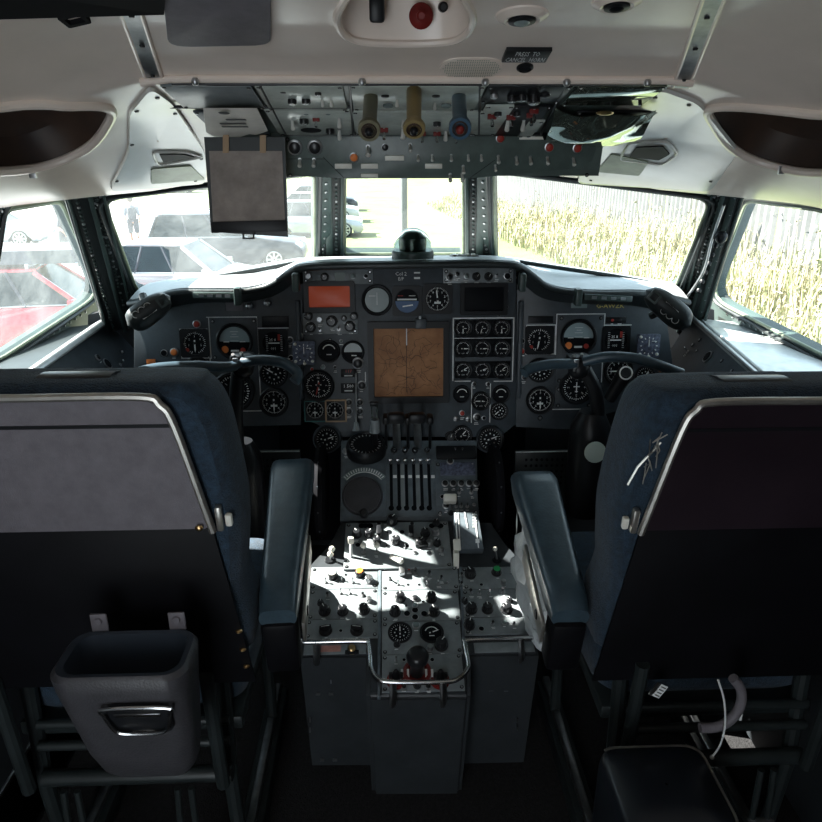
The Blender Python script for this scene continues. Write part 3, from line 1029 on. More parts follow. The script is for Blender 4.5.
# dark header strip with a small square ring at the extreme top left
b = MB('blackm')
q = [onceil(x, y) for x, y in ((-60, -30), (165, -30), (163, 5), (-60, 10))]
b.prism(q, V3((0, 0, -.01)), 'blackm')
hd = b.build('curtain_rail'); tag(hd, 'black strip along the very top left of the ceiling with a square ring', 'rail')
b = MB('blackm')
F = cframe(73, 15); cu, cv, W, H = F.rect(58, 9, 88, 22)
b.holed([F.p(cu + x, cv + y, 0) for x, y in rrect(W, H, .003)], [[F.p(cu + x, cv + y, 0) for x, y in rrect(W * .66, H * .55, .002)]], F.N * .006, 'blackm'); b.build('ring', hd)
# joint strips running fore and aft
for k, (a, c_) in enumerate((((118, -25), (155, 81)), ((722, -25), (681, 86)))):
    n_ = 14
    P = [onceil(lerp(a[0], c_[0], t / n_) + (0 if True else 0), lerp(a[1], c_[1], t / n_)) for t in range(n_ + 1)]
    b = MB('ceiling')
    for off, r_ in ((-.012, .003), (.012, .003)):
        b.tube([p + V3((off, 0, -.001)) for p in P], r_, 8, 'ceiling')
    b.grid([[p + V3((-.012, 0, -.003)) for p in P], [p + V3((.012, 0, -.003)) for p in P]], 'steel')
    for t in (1, 5, 9, 13):
        b.lathe(P[t] + V3((0, 0, -.002)), (0, 0, -1), [(.004, 0), (.003, .003)], 10, 'black')
    structure(b.build('trim_%d' % (3 + k), None), 'grooved joint strip on the %s of the ceiling' % ('left' if k == 0 else 'right'))
# rim of the lining above the overhead panels with dome screws
b = MB('ceiling')
b.tube([V3((lerp(-.41, .40, t / 20), 1.128, zceil(lerp(-.41, .40, t / 20), 1.128) - .003)) for t in range(21)], .006, 10, 'ceiling')
for x in (-.33, -.09, .09, .21, .33):
    b.sphere((x, 1.122, 1.4935), .006, 'steel', 10)
structure(b.build('trim_5', None), 'front rim of the ceiling lining')

# white louvred side trims either side of the overhead console
def side_trim(s):
    pxs = ([(575, 182), (612, 104), (662, 86), (700, 100), (740, 150), (712, 190)], [(630, 153), (637, 143), (664, 142), (671, 150), (660, 156)], [(597, 168), (612, 150), (650, 158), (640, 172)]) if s > 0 else \
          ([(207, 182), (205, 150), (172, 100), (150, 84), (128, 110), (128, 150), (108, 190)], [(158, 150), (182, 150), (194, 153), (162, 158)], [(150, 165), (190, 162), (204, 176), (150, 180)])
    def P(x, y, d=.004):
        p = onceil(x, y); return p + cnorm(p) * d
    e = empty('air_outlet_trim', P(*pxs[0][0]), 'glossy white trim panel with a slot outlet on the %s side of the overhead console' % ('right' if s > 0 else 'left'), 'trim panel')
    # triangulated dense patch that follows the ceiling
    b = MB('ceiling_trim')
    out = [V3((x, y, 0)) for x, y in pxs[0]]
    hole = [V3((x, y, 0)) for x, y in pxs[1]]
    out = round_poly(out, 8, 4); 
    i = b.idx('ceiling_trim')
    cx = sum(p.x for p in out) / len(out); cy = sum(p.y for p in out) / len(out)
    rows = []
    for f in (1.0, .985, .96, .8, .6, .4, .2, .02):
        rows.append([P(cx + (p.x - cx) * f, cy + (p.y - cy) * f, .0005 if f == 1 else .006) for p in out])
    b.grid(rows, 'ceiling_trim', closed=True)
    for k in range(0, len(out), 5):
        p = P(cx + (out[k].x - cx) * .9, cy + (out[k].y - cy) * .9, .006)
        b.lathe(p, cnorm(p), [(.004, 0), (.003, .002)], 10, 'black')
    b.build('panel', e)
    b = MB('black'); hp = [P(x, y, .0075) for x, y in pxs[1]]
    b.prism(round_poly(hp, .004), cnorm(hp[0]) * .002, 'dial'); b.build('outlet_slot', e)
    b = MB('ceiling_trim')
    cx = sum(p.x for p in hole) / len(hole); cy = sum(p.y for p in hole) / len(hole)
    b.tube([P(cx + (p.x - cx) * 1.45, cy + (p.y - cy) * 1.7, .008) for p in round_poly(hole, 3, 4)], .0025, 8, 'ceiling_trim', closed=True)
    b.build('outlet_rim', e)
    b = MB('white_panel'); hp = [P(x, y, .0072) for x, y in pxs[2]]
    b.prism(round_poly(hp, .006), cnorm(hp[0]) * .002, 'seal'); b.build('recess_plate', e)
side_trim(1); side_trim(-1)

# ================================================================== OVERHEAD CONSOLE
FO = Frame((0, 1.13, 1.497), (0, -.98, .19))
FF = Frame((0, 1.49, 1.40), (0, .06, 1))
b = MB('face_grey')
prof = [(1.135, 1.497), (1.475, 1.432), (1.492, 1.352), (1.93, 1.362), (1.93, 1.60), (1.135, 1.60)]
b.prism([V3((-.378, y, z)) for y, z in prof], (.756, 0, 0), 'face_grey')
oc = b.build('overhead_console', None, smooth=0, origin=(0, 1.5, 1.43))
tag(oc, 'grey overhead console crowded with switches above the windscreen', 'switch console')
FO.O = V3((0, 1.135, 1.4955)); FO.V = V3((0, -.34, .065)).normalized(); FO.N = FO.U.cross(FO.V); FO.setm()
FF.O = V3((0, 1.475, 1.432)); FF.V = V3((0, -.017, .08)).normalized(); FF.N = FF.U.cross(FF.V); FF.setm()

def plate(F, parent, x0, y0, x1, y1, m, name='control_panel', d=.004, holes=True, pts=None, n=0.):
    b = MB(m)
    if pts: b.prism(fpx(F, pts, n), F.N * d, m, bev=.0008)
    else: pbox(b, F, x0, y0, x1, y1, d, m, n, bev=.0008)
    if holes:
        s_ = F.scale((x0 + x1) / 2, (y0 + y1) / 2)
        cu, cv, W, H = F.rect(x0, y0, x1, y1)
        for a in (-1, 1):
            for c in (-1, 1):
                b.lathe(F.p(cu + a * (W / 2 - 3 * s_), cv + c * (H / 2 - 3 * s_), n + d), F.N, [(2.0 * s_, 0), (1.7 * s_, .0012)], 10, 'black')
                b.lathe(F.p(cu + a * (W / 2 - 3 * s_), cv + c * (H / 2 - 3 * s_), n + d + .001), F.N, [(1.1 * s_, 0), (.9 * s_, .0012)], 8, 'steel')
    return b.build(name, parent)
# sloping upper section
p1 = plate(FO, oc, 262, 84, 345, 108, 'white_panel'); p2 = plate(FO, oc, 272, 108, 352, 133, 'white_panel')
p3 = plate(FO, oc, 352, 84, 480, 108, 'white_panel'); p4 = plate(FO, oc, 354, 110, 480, 133, 'white_panel')
p5 = plate(FO, oc, 484, 84, 566, 100, 'black'); p6 = plate(FO, oc, 478, 104, 505, 133, 'white_panel'); p7 = plate(FO, oc, 504, 104, 540, 134, 'black')
p8 = plate(FO, oc, 570, 84, 655, 103, 'foil'); p9 = plate(FO, oc, 172, 84, 258, 106, 'panel2')
p9['label'] = 'bare grey panel'; p8['label'] = 'mirror-like panel'
p10 = plate(FO, oc, 524, 117, 538, 133, 'white_panel', n=.004)
p11 = plate(FO, oc, 566, 110, 655, 132, 'black'); p12 = plate(FO, oc, 205, 110, 262, 133, 'panel')
K(FO, p1, [('knob', 292, 97, 4.60), ('knob', 306, 97, 4.60), ('togl', 322, 97, 2.48), ('togl', 331, 97, 2.48), ('btn_r', 299, 90, 2.30), ('btn', 283, 90, 3.45), ('knob', 318, 90, 3.45), ('hole', 275, 97, 4.60), ('screw', 340, 90, 1.6), ('screw', 340, 96, 1.6), ('screw', 340, 102, 1.6)])
K(FO, p2, [('hole', 286, 106 + 4, 5.75), ('togl', 292, 118, 3.10), ('togr', 316, 116, 3.10), ('togl', 339, 116, 3.10), ('togl', 339, 128, 3.10), ('knob', 304, 117, 4.60), ('hole', 311, 128, 12.65), ('knob', 330, 127, 4.60), ('btn_g', 306, 112, 2.88), ('btn_g', 328, 112, 2.88)])
K(FO, p3, [('btn', 385, 93, 4.60), ('btn', 436, 93, 4.60), ('btn_g', 388, 102, 5.75), ('btn_g', 446, 102, 5.75), ('togl', 397, 97, 2.48), ('togl', 435, 100, 2.48), ('screw', 366, 95, 2), ('hole', 470, 92, 3.45)])
K(FO, p4, [('togr', 384, 126, 3.72), ('togl', 403, 126, 3.41), ('togl', 403, 118, 2.48), ('togr', 422, 130, 3.41), ('knob', 437, 120, 4.02), ('togr', 437, 130, 3.41), ('hole', 398, 119, 3.45), ('hole', 428, 118, 3.45), ('togl', 446, 129, 3.10), ('togr', 456, 131, 3.41), ('screwd', 477, 113, 2)])
K(FO, p5, [('knob_s', 494, 92, 4), ('knob', 512, 94, 5.17), ('knob', 522, 93, 5.17), ('knob', 534, 93, 6.90), ('btn', 545, 92, 5.75)])
K(FO, p6, [('screwd', 486, 112, 2.6), ('screwd', 478, 121, 2.6), ('screwd', 474, 130, 2.6), ('togr', 492, 112, 4.03), ('knob', 498, 110, 4.02)])
K(FO, p7, [('togr', 511, 113, 4.03), ('togl', 508, 118, 3.41), ('togl', 524, 118, 3.41), ('togr', 531, 111, 4.03), ('knob', 517, 110, 4.02), ('togr', 534, 107, 4.03), ('hole', 503, 122, 4.60), ('hole', 513, 126, 4.60)])
K(FO, p10, [('screwd', 532, 123, 2), ('screwd', 528, 130, 2)])
K(FO, p8, [('screwd', 576, 88, 2.4), ('screwd', 590, 88, 1.6), ('screwd', 651, 88, 2.4), ('screwd', 572, 98, 2.4), ('screwd', 612, 99, 2.4), ('screwd', 648, 98, 2.4)])
K(FO, p11, [('hole', 585, 118, 4.60), ('btn_g', 606, 124, 4.60), ('hole', 630, 118, 4.60)])
# curled glossy sheet hanging under the right end
b = MB('foil')
rows = []
for i in range(9):
    t = i / 8
    r_ = []
    for j in range(25):
        s_ = j / 24
        a = FO.w(lerp(lerp(556, 541, t), lerp(657, 626, t), s_), lerp(lerp(103, 135, t), lerp(104, 137, t), s_), 0)
        a = a + V3((0, -.0, -.03 * math.sin(PI * min(1, t * .9 + .1)) - .012 * math.sin(s_ * PI) - .004 * math.sin(s_ * 9 + t * 11)))
        r_.append(a)
    rows.append(r_)
b.grid(rows, 'foil'); b.grid([[p + V3((0, 0, .0015)) for p in r_] for r_ in rows], 'foil')
b.grid([[p for p in rows[-1]], [p + V3((0, 0, .0015)) for p in rows[-1]]], 'foil')
cs = b.build('document_sleeve', None); tag(cs, 'curled shiny plastic sleeve hanging from the right end of the overhead console', 'document sleeve')
b = MB('ivory'); p = FO.w(605, 113, .034); b.sphere(p, .009, 'brass', 12, (1.6, 1, .4)); b.build('clip', cs)
# three engine fire handles
for x0, y0, x1, y1, m, lab in ((371, 96, 369, 131, 'olive', 'olive fire handle, leftmost of the three hanging from the overhead console'), (414, 88, 414, 130, 'yellowh', 'mustard yellow fire handle in the middle of the overhead console'), (459, 96, 460, 129, 'blueh', 'blue fire handle, rightmost of the three hanging from the overhead console')):
    a = FO.w(x0, y0, .002)
    tip = FO.w(x1, y1, .075)
    t = (tip - a); L = t.length
    e = empty('fire_handle', a, lab, 'handle', 'fire handles')
    b = MB(m); s_ = depth(tip) / FPX
    b.lathe(a, t, [(7 * s_, 0), (8 * s_, L * .1), (7.5 * s_, L * .8), (9.5 * s_, L * .86), (11.5 * s_, L * .93), (11 * s_, L)], 24, m); b.build('grip', e)
    b = MB('black'); b.lathe(tip - t.normalized() * .001, t, [(8.5 * s_, 0), (7 * s_, .003), (6.8 * s_, .001)], 20, 'pocket'); b.sphere(tip + t.normalized() * .003, 4.5 * s_, 'black' if m != 'blueh' else 'red', 12); b.build('end_cap', e)
# fascia
f1 = plate(FF, oc, 286, 136, 592, 178, 'face_grey', 'fascia_panel', .003, pts=[(287, 136), (601, 136), (592, 160), (583, 168), (470, 178), (345, 178), (300, 176), (287, 173)])
K(FF, f1, [('btn', 295, 147, 6.32), ('btn', 315, 147, 6.32), ('togl', 300, 159, 2.79), ('togl', 314, 159, 2.79), ('btn_o', 354, 157, 4.14), ('togl', 368, 146, 3.53), ('hole', 368, 156, 4.60),
           ('togl', 410, 144, 2.65), ('togl', 418, 155, 2.21), ('togl', 432, 155, 2.21), ('togl', 451, 155, 2.21), ('togl', 468, 155, 2.21), ('togl', 481, 155, 2.21), ('togl', 498, 156, 2.65), ('togl', 516, 157, 2.65), ('togl', 530, 157, 2.65), ('togl', 547, 157, 2.65),
           ('btn_r', 500, 138, 4.02), ('hole', 404, 165, 7.47), ('togl', 463, 166, 2.65), ('screw', 476, 166, 2.4), ('togl', 450, 174, 2.65), ('togl', 462, 174, 2.65), ('hole', 426, 173, 2.53), ('hole', 439, 173, 2.53), ('hole', 451, 164, 2.88),
           ('btn_r', 549, 147, 4.14), ('btn_r', 577, 148, 4.14), ('screw', 563, 147, 2.6), ('screw', 561, 156, 2.6), ('togl', 573, 158, 2.65), ('togl', 495, 165, 2.21), ('hole', 472, 140, 2.88), ('hole', 484, 140, 2.88), ('btn', 385, 147, 3.45), ('screwd', 325, 157, 2.4), ('screwd', 346, 171, 2.2), ('hole', 375, 171, 2.76), ('hole', 512, 148, 2.53)])
for x0, y0, x1, y1 in ((335, 163, 352, 168), (361, 163, 378, 168), (361, 173, 378, 177), (385, 155, 404, 160), (425, 163, 442, 168), (519, 136, 582, 139)):
    b = MB('ivory'); pbox(b, FF, x0, y0, x1, y1, .003, 'ivory', .003, bev=.0005); b.build('name_strip', oc)['label'] = 'pale label strip'
b = MB('black')
for a, c_ in (((323, 157), (344, 178)), ((470, 178), (495, 160)), ((287, 159), (325, 159))):
    b.tube([FF.w(*a, .0032), FF.w(*c_, .0032)], .0006, 6, 'black')
b.build('joint_line', oc)
b = MB('black')
for pts in ([(260, 84), (286, 134)], [(566, 84), (541, 134)], [(350, 84), (353, 134)], [(480, 84), (479, 134)], [(172, 84), (655, 84)], [(170, 107), (350, 107)], [(286, 134), (600, 134)]):
    b.tube([FO.w(x, y, .002) for x, y in pts], .0028, 6, 'black')
b.build('divider_rail', oc)

# ================================================================== sun blind pouch and notice hanging at the left of the overhead
def hang(pxs, Y0, Y1):
    y0 = min(p[1] for p in pxs); y1 = max(p[1] for p in pxs)
    return [atY(x, y, lerp(Y0, Y1, (y - y0) / (y1 - y0))) for x, y in pxs]
e = empty('sun_blind', atY(247, 232, 1.40), 'grey cloth sun blind in a black frame hanging over the left windscreen', 'blind')
FB = Frame(atY(247, 190, 1.42), (0, .08, 1))
b = MB('frame_dark')
b.holed(fpx(FB, [(204, 137), (285, 137), (288, 237), (211, 232)]), [fpx(FB, [(209, 152), (282, 152), (284, 222), (214, 222)])], FB.N * -.004, 'frame_dark'); b.build('frame', e)
b = MB('cloth')
rows = []
for i in range(15):
    rows.append([])
    for j in range(15):
        x = lerp(lerp(209, 282, j / 14), lerp(213, 285, j / 14), i / 14); y = lerp(151, 223, i / 14)
        rows[-1].append(FB.w(x, y, .002 + .003 * math.sin(j * .9 + i * .35) * math.sin(i * .7 + 1) * (0 if i in (0, 14) or j in (0, 14) else 1)))
b.grid(rows, 'cloth'); b.grid([[p - FB.N * .0015 for p in r_] for r_ in rows], 'cloth'); b.build('cloth', e)
b = MB('black'); b.prism(fpx(FB, [(211, 222), (287, 220), (288, 231), (212, 233)], .004), FB.N * .004, 'black', bev=.001); b.build('bottom_bar', e)
b = MB('steel')
cu, cv, W, H = FB.rect(243, 231, 255, 239)
b.holed([FB.p(cu + x, cv + y, .004) for x, y in rrect(W, H, .001)], [[FB.p(cu + x, cv + y, .004) for x, y in rrect(W * .7, H * .6, .001)]], FB.N * .003, 'black'); b.build('clip', e)
b = MB('tan')
for x in (226, 263): b.prism(fpx(FB, [(x - 3, 135), (x + 3, 135), (x + 3, 153), (x - 3, 153)], .003), FB.N * .002, 'tan')
build_each(b, 'strap', e)
b = MB('paper')
rows = []
bot = [134, 138, 140, 141, 141, 140, 138, 136, 137, 135, 133]
for i in range(9):
    rows.append([FO.w(lerp(lerp(203, 257, j / 10), lerp(206, 268, j / 10), i / 8), lerp(108, bot[j] - 2, i / 8), .014 + .004 * math.sin(i * .5) + .0015 * math.sin(j)) for j in range(11)])
b.grid(rows, 'paper'); b.grid([[p - FB.N * .0008 for p in r_] for r_ in rows], 'paper')
n_ = b.build('paper_notice', None); tag(n_, 'crumpled cream paper notice pinned above the sun blind', 'paper')
b = MB('ink')
FBn = Frame(FO.O + FO.N * .0195, FO.V)
for y, x0, x1 in ((119, 226, 246), (123, 220, 246), (126, 222, 248)): 
    pbox(b, FBn, x0, y, x1, y + 1.2, .0005, 'ink')
b.lathe(FBn.w(224, 113), FBn.N, [(.009, 0), (.008, .0005)], 14, 'ink'); build_each(b, 'printing', n_, 0)
# ================================================================== MAIN INSTRUMENT BOARDS
FP = Frame(atY(411, 360, 1.85), (0, math.sin(R(8)), math.cos(R(8))))
def board(pts, label, cat='instrument board', thick=.03, F=FP):
    b = MB('panel'); b.prism(fpx(F, pts), -F.N * thick, 'panel', bev=.0015)
    o = b.build('instrument_board'); tag(o, label, cat, 'instrument boards'); return o
bl = board([(134, 322), (160, 294), (303, 284), (301, 425), (206, 427), (192, 412), (150, 400), (134, 375)], 'dark grey captain\'s instrument board behind the left control wheel')
br = board([(517, 284), (560, 290), (664, 297), (674, 375), (650, 400), (602, 415), (585, 430), (516, 427)], 'dark grey first officer\'s instrument board behind the right control wheel')
bc = board([(304, 262), (516, 262), (516, 424), (500, 437), (333, 437), (318, 424), (304, 420)], 'central instrument board around the brown moving map')

# --- captain
G = lambda *a, **k: gauge(FP, *a, **k)
lb = MB('line')
outline(lb, FP, 181, 329, 208, 358); outline(lb, FP, 210, 317, 259, 411, sides='tr'); outline(lb, FP, 210, 317, 259, 358, sides='l'); outline(lb, FP, 212, 317, 259, 411, sides='b'); outline(lb, FP, 212, 358, 213, 411, sides='l')
outline(lb, FP, 259, 328, 289, 359, sides='tb')
lb.build('painted_border', bl)['label'] = 'thin white border lines'
plate(FP, bl, 211, 318, 258, 360, 'panel', 'bezel_plate')
G(bl, 195, 343, 12.5, 'asi', 180, sq=True); G(bl, 235, 341, 16, 'adi', n=.004); G(bl, 274, 343, 12.5, 'flag', sq=True)
G(bl, 234, 391, 18, 'comp', n=.001); G(bl, 274, 373, 12.5, 'vor', -60); G(bl, 274, 402, 13, 'alt', 180); G(bl, 198, 370, 12, 'alt', 40); G(bl, 176, 388, 10, 'vor', 10)
K(FP, bl, [('hole', 164, 353, 3.6), ('btn_o', 174.5, 352, 3.6), ('btn_r', 197, 324, 3.4), ('hole', 263, 341, 3), ('btn', 284, 396, 2), ('btn_r', 296, 350, 2.5), ('hole', 291, 358, 3), ('btn', 290, 340, 3), ('screwd', 228, 306, 2), ('btn_g', 300, 336, 3)])
b = MB('amber'); pbox(b, FP, 147, 359, 156, 367, .004, 'amber', .001, bev=.001); b.build('warning_flag', bl)['label'] = 'small amber tab'
b = MB('frame_dark'); pbox(b, FP, 262, 316, 289, 327, .006, 'black', bev=.001); pbox(b, FP, 226, 302, 243, 311, .003, 'seat_panel', bev=.001); build_each(b, 'switch_strip', bl)
b = MB('steel')
for x, y in ((249, 306), (267, 303)): b.sphere(FP.w(x, y, .03), .010, 'steel', 12); b.cyl(FP.w(x, y, .0), FP.w(x, y, .03), .004, m='steel')
build_each(b, 'post_light', bl)
# --- first officer
lb = MB('line')
outline(lb, FP, 526, 325, 555, 354); outline(lb, FP, 556, 314, 603, 382, sides='tr'); outline(lb, FP, 556, 314, 603, 354, sides='l'); outline(lb, FP, 602, 325, 630, 355, sides='tb'); outline(lb, FP, 554, 340, 591, 409, sides='b')
lb.build('painted_border', br)['label'] = 'thin white border lines'
plate(FP, br, 557, 315, 602, 383, 'panel', 'bezel_plate'); plate(FP, br, 555, 386, 592, 408, 'panel', 'bezel_plate')
G(br, 539, 340, 12.5, 'asi', 190, sq=True); G(br, 578, 337, 16, 'adi', n=.004); G(br, 615.5, 340, 12.5, 'flag', sq=True)
G(br, 540, 370, 12, 'vor', 20, flatten=.9); G(br, 540, 400, 12.5, 'alt', 178); G(br, 576, 387, 15, 'comp', n=.004); G(br, 618, 371, 13, 'alt', -90); G(br, 645, 376, 9, 'vor', 30)
K(FP, br, [('hole', 522, 341, 3), ('btn_r', 522, 351, 2.5), ('btn_r', 612, 320, 1.8), ('btn', 620, 320, 1.8), ('hole', 592, 400, 4), ('hole', 563, 402, 4), ('btn', 524, 377, 2.5), ('btn_r', 652, 378, 2.5), ('screwd', 540, 418, 2), ('btn_o', 660, 370, 2.2)])
b = MB('brass'); b.text(FP, *FP.px(610, 306), .002, 'G-AWZK', 6.4 * FP.scale(610, 306), 'yellow_letter', squash=1.1); b.build('registration_letters', br)['label'] = 'yellow registration lettering'
b = MB('paper'); pbox(b, FP, 571, 297, 587, 308, .004, 'greyface', bev=.0008); b.build('label_plate', br)['label'] = 'pale label plate'
b = MB('black'); pbox(b, FP, 606, 317, 626, 323, .004, 'black', bev=.001); pbox(b, FP, 528, 316, 553, 323, .004, 'black', bev=.001); build_each(b, 'switch_strip', br)
# speckled blue cards (standby clock faces) hooked on the boards
for x0, y0, x1, y1, lab in ((294, 340, 316, 363, 'speckled blue clock card with two dials beside the captain\'s board'), (634, 333, 656, 356, 'speckled blue clock card with dials at the right of the first officer\'s board')):
    b = MB('placard'); cu, cv, W, H = FP.rect(x0, y0, x1, y1)
    b.prism([FP.p(cu + x, cv + y, .021) for x, y in rrect(W, H, .004)], FP.N * .008, 'placard', bev=.001)
    c = b.build('stopwatch_card'); tag(c, lab, 'clock')
    d = MB('mark')
    for k in range(12):
        a = 2 * PI * k / 12
        d.fbox(FP, cu + .35 * W * math.sin(a), cv + .35 * H * math.cos(a), .0292, .0025, .0045, .0008, 'mark', rot=-a)
    d.fbox(FP, cu, cv + H * .12, .0292, .0022, H * .3, .0012, 'mark'); d.fbox(FP, cu + W * .2, cv + H * .2, .0292, W * .18, .0015, .001, 'mark')
    d.build('dial_face', c)
    d = MB('steel')
    for a, c2 in ((-.38, -.36), (.38, -.36), (-.38, .38), (.02, -.46)): d.lathe(FP.p(cu + a * W, cv + c2 * H, .029), FP.N, [(.0045, 0), (.004, .003), (.002, .0045)], 12, 'ivory')
    d.cyl(FP.p(cu, cv, .0), FP.p(cu, cv, .021), .006, m='black')
    build_each(d, 'corner_stud', c)
# --- centre
FT = Frame(FP.w(411, 300, .004), FP.V)
plate(FP, bc, 303, 269, 373, 284, 'panel2', 'mode_panel', .006); plate(FP, bc, 443, 268, 513, 283, 'panel2', 'mode_panel', .006)
K(FP, bc, [('knob_s', 309, 276, 3.2), ('knob', 325, 277, 3.6), ('btn_g', 353, 276, 2.6), ('hole', 366, 276, 2.4), ('btn', 449, 277, 3.2), ('btn_g', 466, 276, 2.4), ('knob', 476, 276.5, 3.6), ('knob', 488, 276.5, 3.6), ('tog', 496, 276, 1.4), ('hole', 507, 276, 3.6), ('btn', 457, 274, 2.2)], n=.006)
b = MB('green'); pbox(b, FP, 335, 272, 345, 281, .003, 'greendk', .006); b.build('display_window', bc)
b = MB('mark'); b.text(FP, *FP.px(401, 274), .001, 'Col 2', 5.2 * FP.scale(401, 274), 'mark'); b.text(FP, *FP.px(401, 279), .001, 'E/P', 4.6 * FP.scale(401, 274), 'mark')
pbox(b, FP, 414, 272, 420, 273.5, .001, 'mark'); pbox(b, FP, 414, 277, 420, 279, .001, 'mark'); b.build('lettering', bc)['label'] = 'white Col 2 E/P lettering'
def screen(x0, y0, x1, y1, m, label, name='display_screen', mg=4, dd=.012):
    b = MB('black'); cu, cv, W, H = FP.rect(x0, y0, x1, y1); s_ = FP.scale(x0, y0) * mg
    b.holed([FP.p(cu + x, cv + y, 0) for x, y in rrect(W + 2 * s_, H + 2 * s_, .004)], [[FP.p(cu + x, cv + y, 0) for x, y in rrect(W, H, .003)]], FP.N * dd, 'black')
    o = b.build('screen_bezel', bc); o['label'] = label
    b = MB(m)
    seg = 10
    rows = [[FP.p(cu + W * (i / seg - .5), cv + H * (j / seg - .5), .003 + .004 * (1 - (2 * i / seg - 1) ** 2) * (1 - (2 * j / seg - 1) ** 2)) for i in range(seg + 1)] for j in range(seg + 1)]
    b.grid(rows, m); b.build(name, o)
    return o, (cu, cv, W, H)
screen(309, 286, 350, 307, 'radar', 'glowing orange radar screen in a black frame', mg=5)
screen(464, 287, 503, 311, 'dial', 'blank dark screen in a black frame', mg=4)
K(FP, bc, [('hole', 507, 291, 1.6), ('hole', 507, 307, 1.6), ('hole', 499, 315, 1.5)])
plate(FP, bc, 303, 313, 358, 334, 'panel2', 'radar_control_panel', .005)
K(FP, bc, [('knob', 309, 316, 3.6), ('knob_s', 320, 319, 3.2), ('knob', 332, 321, 5), ('knob', 344, 318, 2.6), ('knob', 354, 316, 3.4), ('knob', 311, 327, 4.4), ('knob', 350, 326, 4.6), ('tog', 339, 329, 1.5), ('tog', 320, 330, 1.2)], n=.005)
G(bc, 377, 300, 13.5, 'grey'); G(bc, 407, 301, 13, 'blue', sq=True); G(bc, 437.5, 299, 13, 'alt', -8, sq=True)
# moving map
b = MB('black'); cu, cv, W, H = FP.rect(374, 328, 443, 396)
b.holed([FP.p(cu + x, cv + y, 0) for x, y in rrect(W * 1.17, H * 1.19, .005)], [[FP.p(cu + x, cv + y, 0) for x, y in rrect(W, H, .002)]], FP.N * .016, 'black')
mp_ = b.build('map_frame', bc); mp_['label'] = 'black frame of the moving map display'
b = MB('map'); b.fbox(FP, cu, cv, .002, W, H, .003, 'map'); b.build('map_sheet', mp_)['label'] = 'brown chart sheet'
b = MB('mapline')
rnd = random.Random(3)
for k in range(64):
    x, y = cu + rnd.uniform(-.5, .5) * W, cv + rnd.uniform(-.5, .3) * H
    a = rnd.uniform(0, 6.28)
    pts = [(x, y)]
    for _ in range(rnd.randint(6, 22)):
        a += rnd.uniform(-.7, .7); x += .0035 * math.cos(a); y += .0035 * math.sin(a)
        if abs(x - cu) > W * .48 or abs(y - cv) > H * .48: break
        pts.append((x, y))
    if len(pts) > 2: b.tube([FP.p(x, y, .0052) for x, y in pts], .00055, 4, 'mapline')
b.build('map_lines', mp_)
b = MB('line'); pbox(b, FP, 406, 326, 407, 345, .001, 'line', .006); pbox(b, FP, 406.2, 345, 406.8, 392, .0004, 'mapline', .006); b.build('track_line', mp_)
b = MB('steel'); pbox(b, FP, 415, 318, 426, 328, .014, 'panel', .012, bev=.003); b.cyl(FP.w(420, 316, .02), FP.w(420, 325, .02), .004, m='steel'); b.build('lamp_clip', mp_)
# engine gauges
lb = MB('line'); outline(lb, FP, 453, 318, 513, 380, 1.1, sides='lr'); outline(lb, FP, 453, 318, 513, 380, 1.1, sides='t')
outline(lb, FP, 453, 338, 513, 339, .5, sides='t'); outline(lb, FP, 455, 381, 470, 382, sides='t'); outline(lb, FP, 494, 381, 512, 382, sides='t'); outline(lb, FP, 471.5, 384, 490, 422, .8, sides='lr')
lb.build('painted_border', bc)['label'] = 'thin white border lines'
b = MB('black'); pbox(b, FP, 455, 320, 511, 378, .002, 'dial', bev=.0006); b.build('bezel_plate', bc)
for j, y in enumerate((328, 348.5, 370)):
    for i, x in enumerate((463, 482, 501.5)):
        G(bc, x, y, 7.8, 'eng', (180, 195, 178, 90, 88, 92, 60, 70, 50)[j * 3 + i], n=.002)
b = MB('panel'); pbox(b, FP, 455, 357, 511, 361, .003, 'panel'); b.build('divider', bc)
G(bc, 462, 394, 8, 'arc'); G(bc, 501, 394, 8, 'arc'); G(bc, 481, 401, 8.5, 'eng', -90); G(bc, 499, 411, 8, 'vor', -130); G(bc, 462, 435, 9, 'eng', 40)
K(FP, bc, [('btn_r', 462, 413, 2.6), ('screw', 456, 419, 3), ('screw', 468, 419, 3), ('btn', 477, 417, 3.4), ('hole', 484, 418, 2.2), ('knob', 450, 436, 4.5), ('btn', 474, 384, 2), ('btn', 488, 384, 2)])
# left half of the centre board
G(bc, 329, 351, 10, 'arc'); G(bc, 353, 352, 10, 'half'); G(bc, 318.5, 385.5, 14, 'comp', 195, ndl='redneedle'); G(bc, 315, 410, 9.5, 'alt', 180, sq=True); G(bc, 335, 410, 9.5, 'alt', 178, sq=True)
lb = MB('teal'); outline(lb, FP, 305, 401, 325, 421, 1.0, 'teal', sides='tlb', n=.004); outline(lb, FP, 326, 400, 346, 421, 1.6, 'tan', n=.004); lb.build('painted_border', bc)['label'] = 'teal and tan border lines'
for x0, y0, x1, y1, t1, t2 in ((341, 369, 356, 377, '117', ''), (341, 383, 356, 393, '1 500', '')):
    b = MB('black'); pbox(b, FP, x0, y0, x1, y1, .004, 'black', bev=.0006); o = b.build('counter_window', bc)
    b = MB('mark'); xm, ym = (x0 + x1) / 2, (y0 + y1) / 2
    b.text(FP, *FP.px(xm, ym - 2), .0045, t1, 4.6 * FP.scale(xm, ym), 'redneedle' if '117' in t1 else 'mark'); pbox(b, FP, xm - 4, ym + 2, xm + 4, ym + 3, .0006, 'line', .0045); b.build('digits', o)
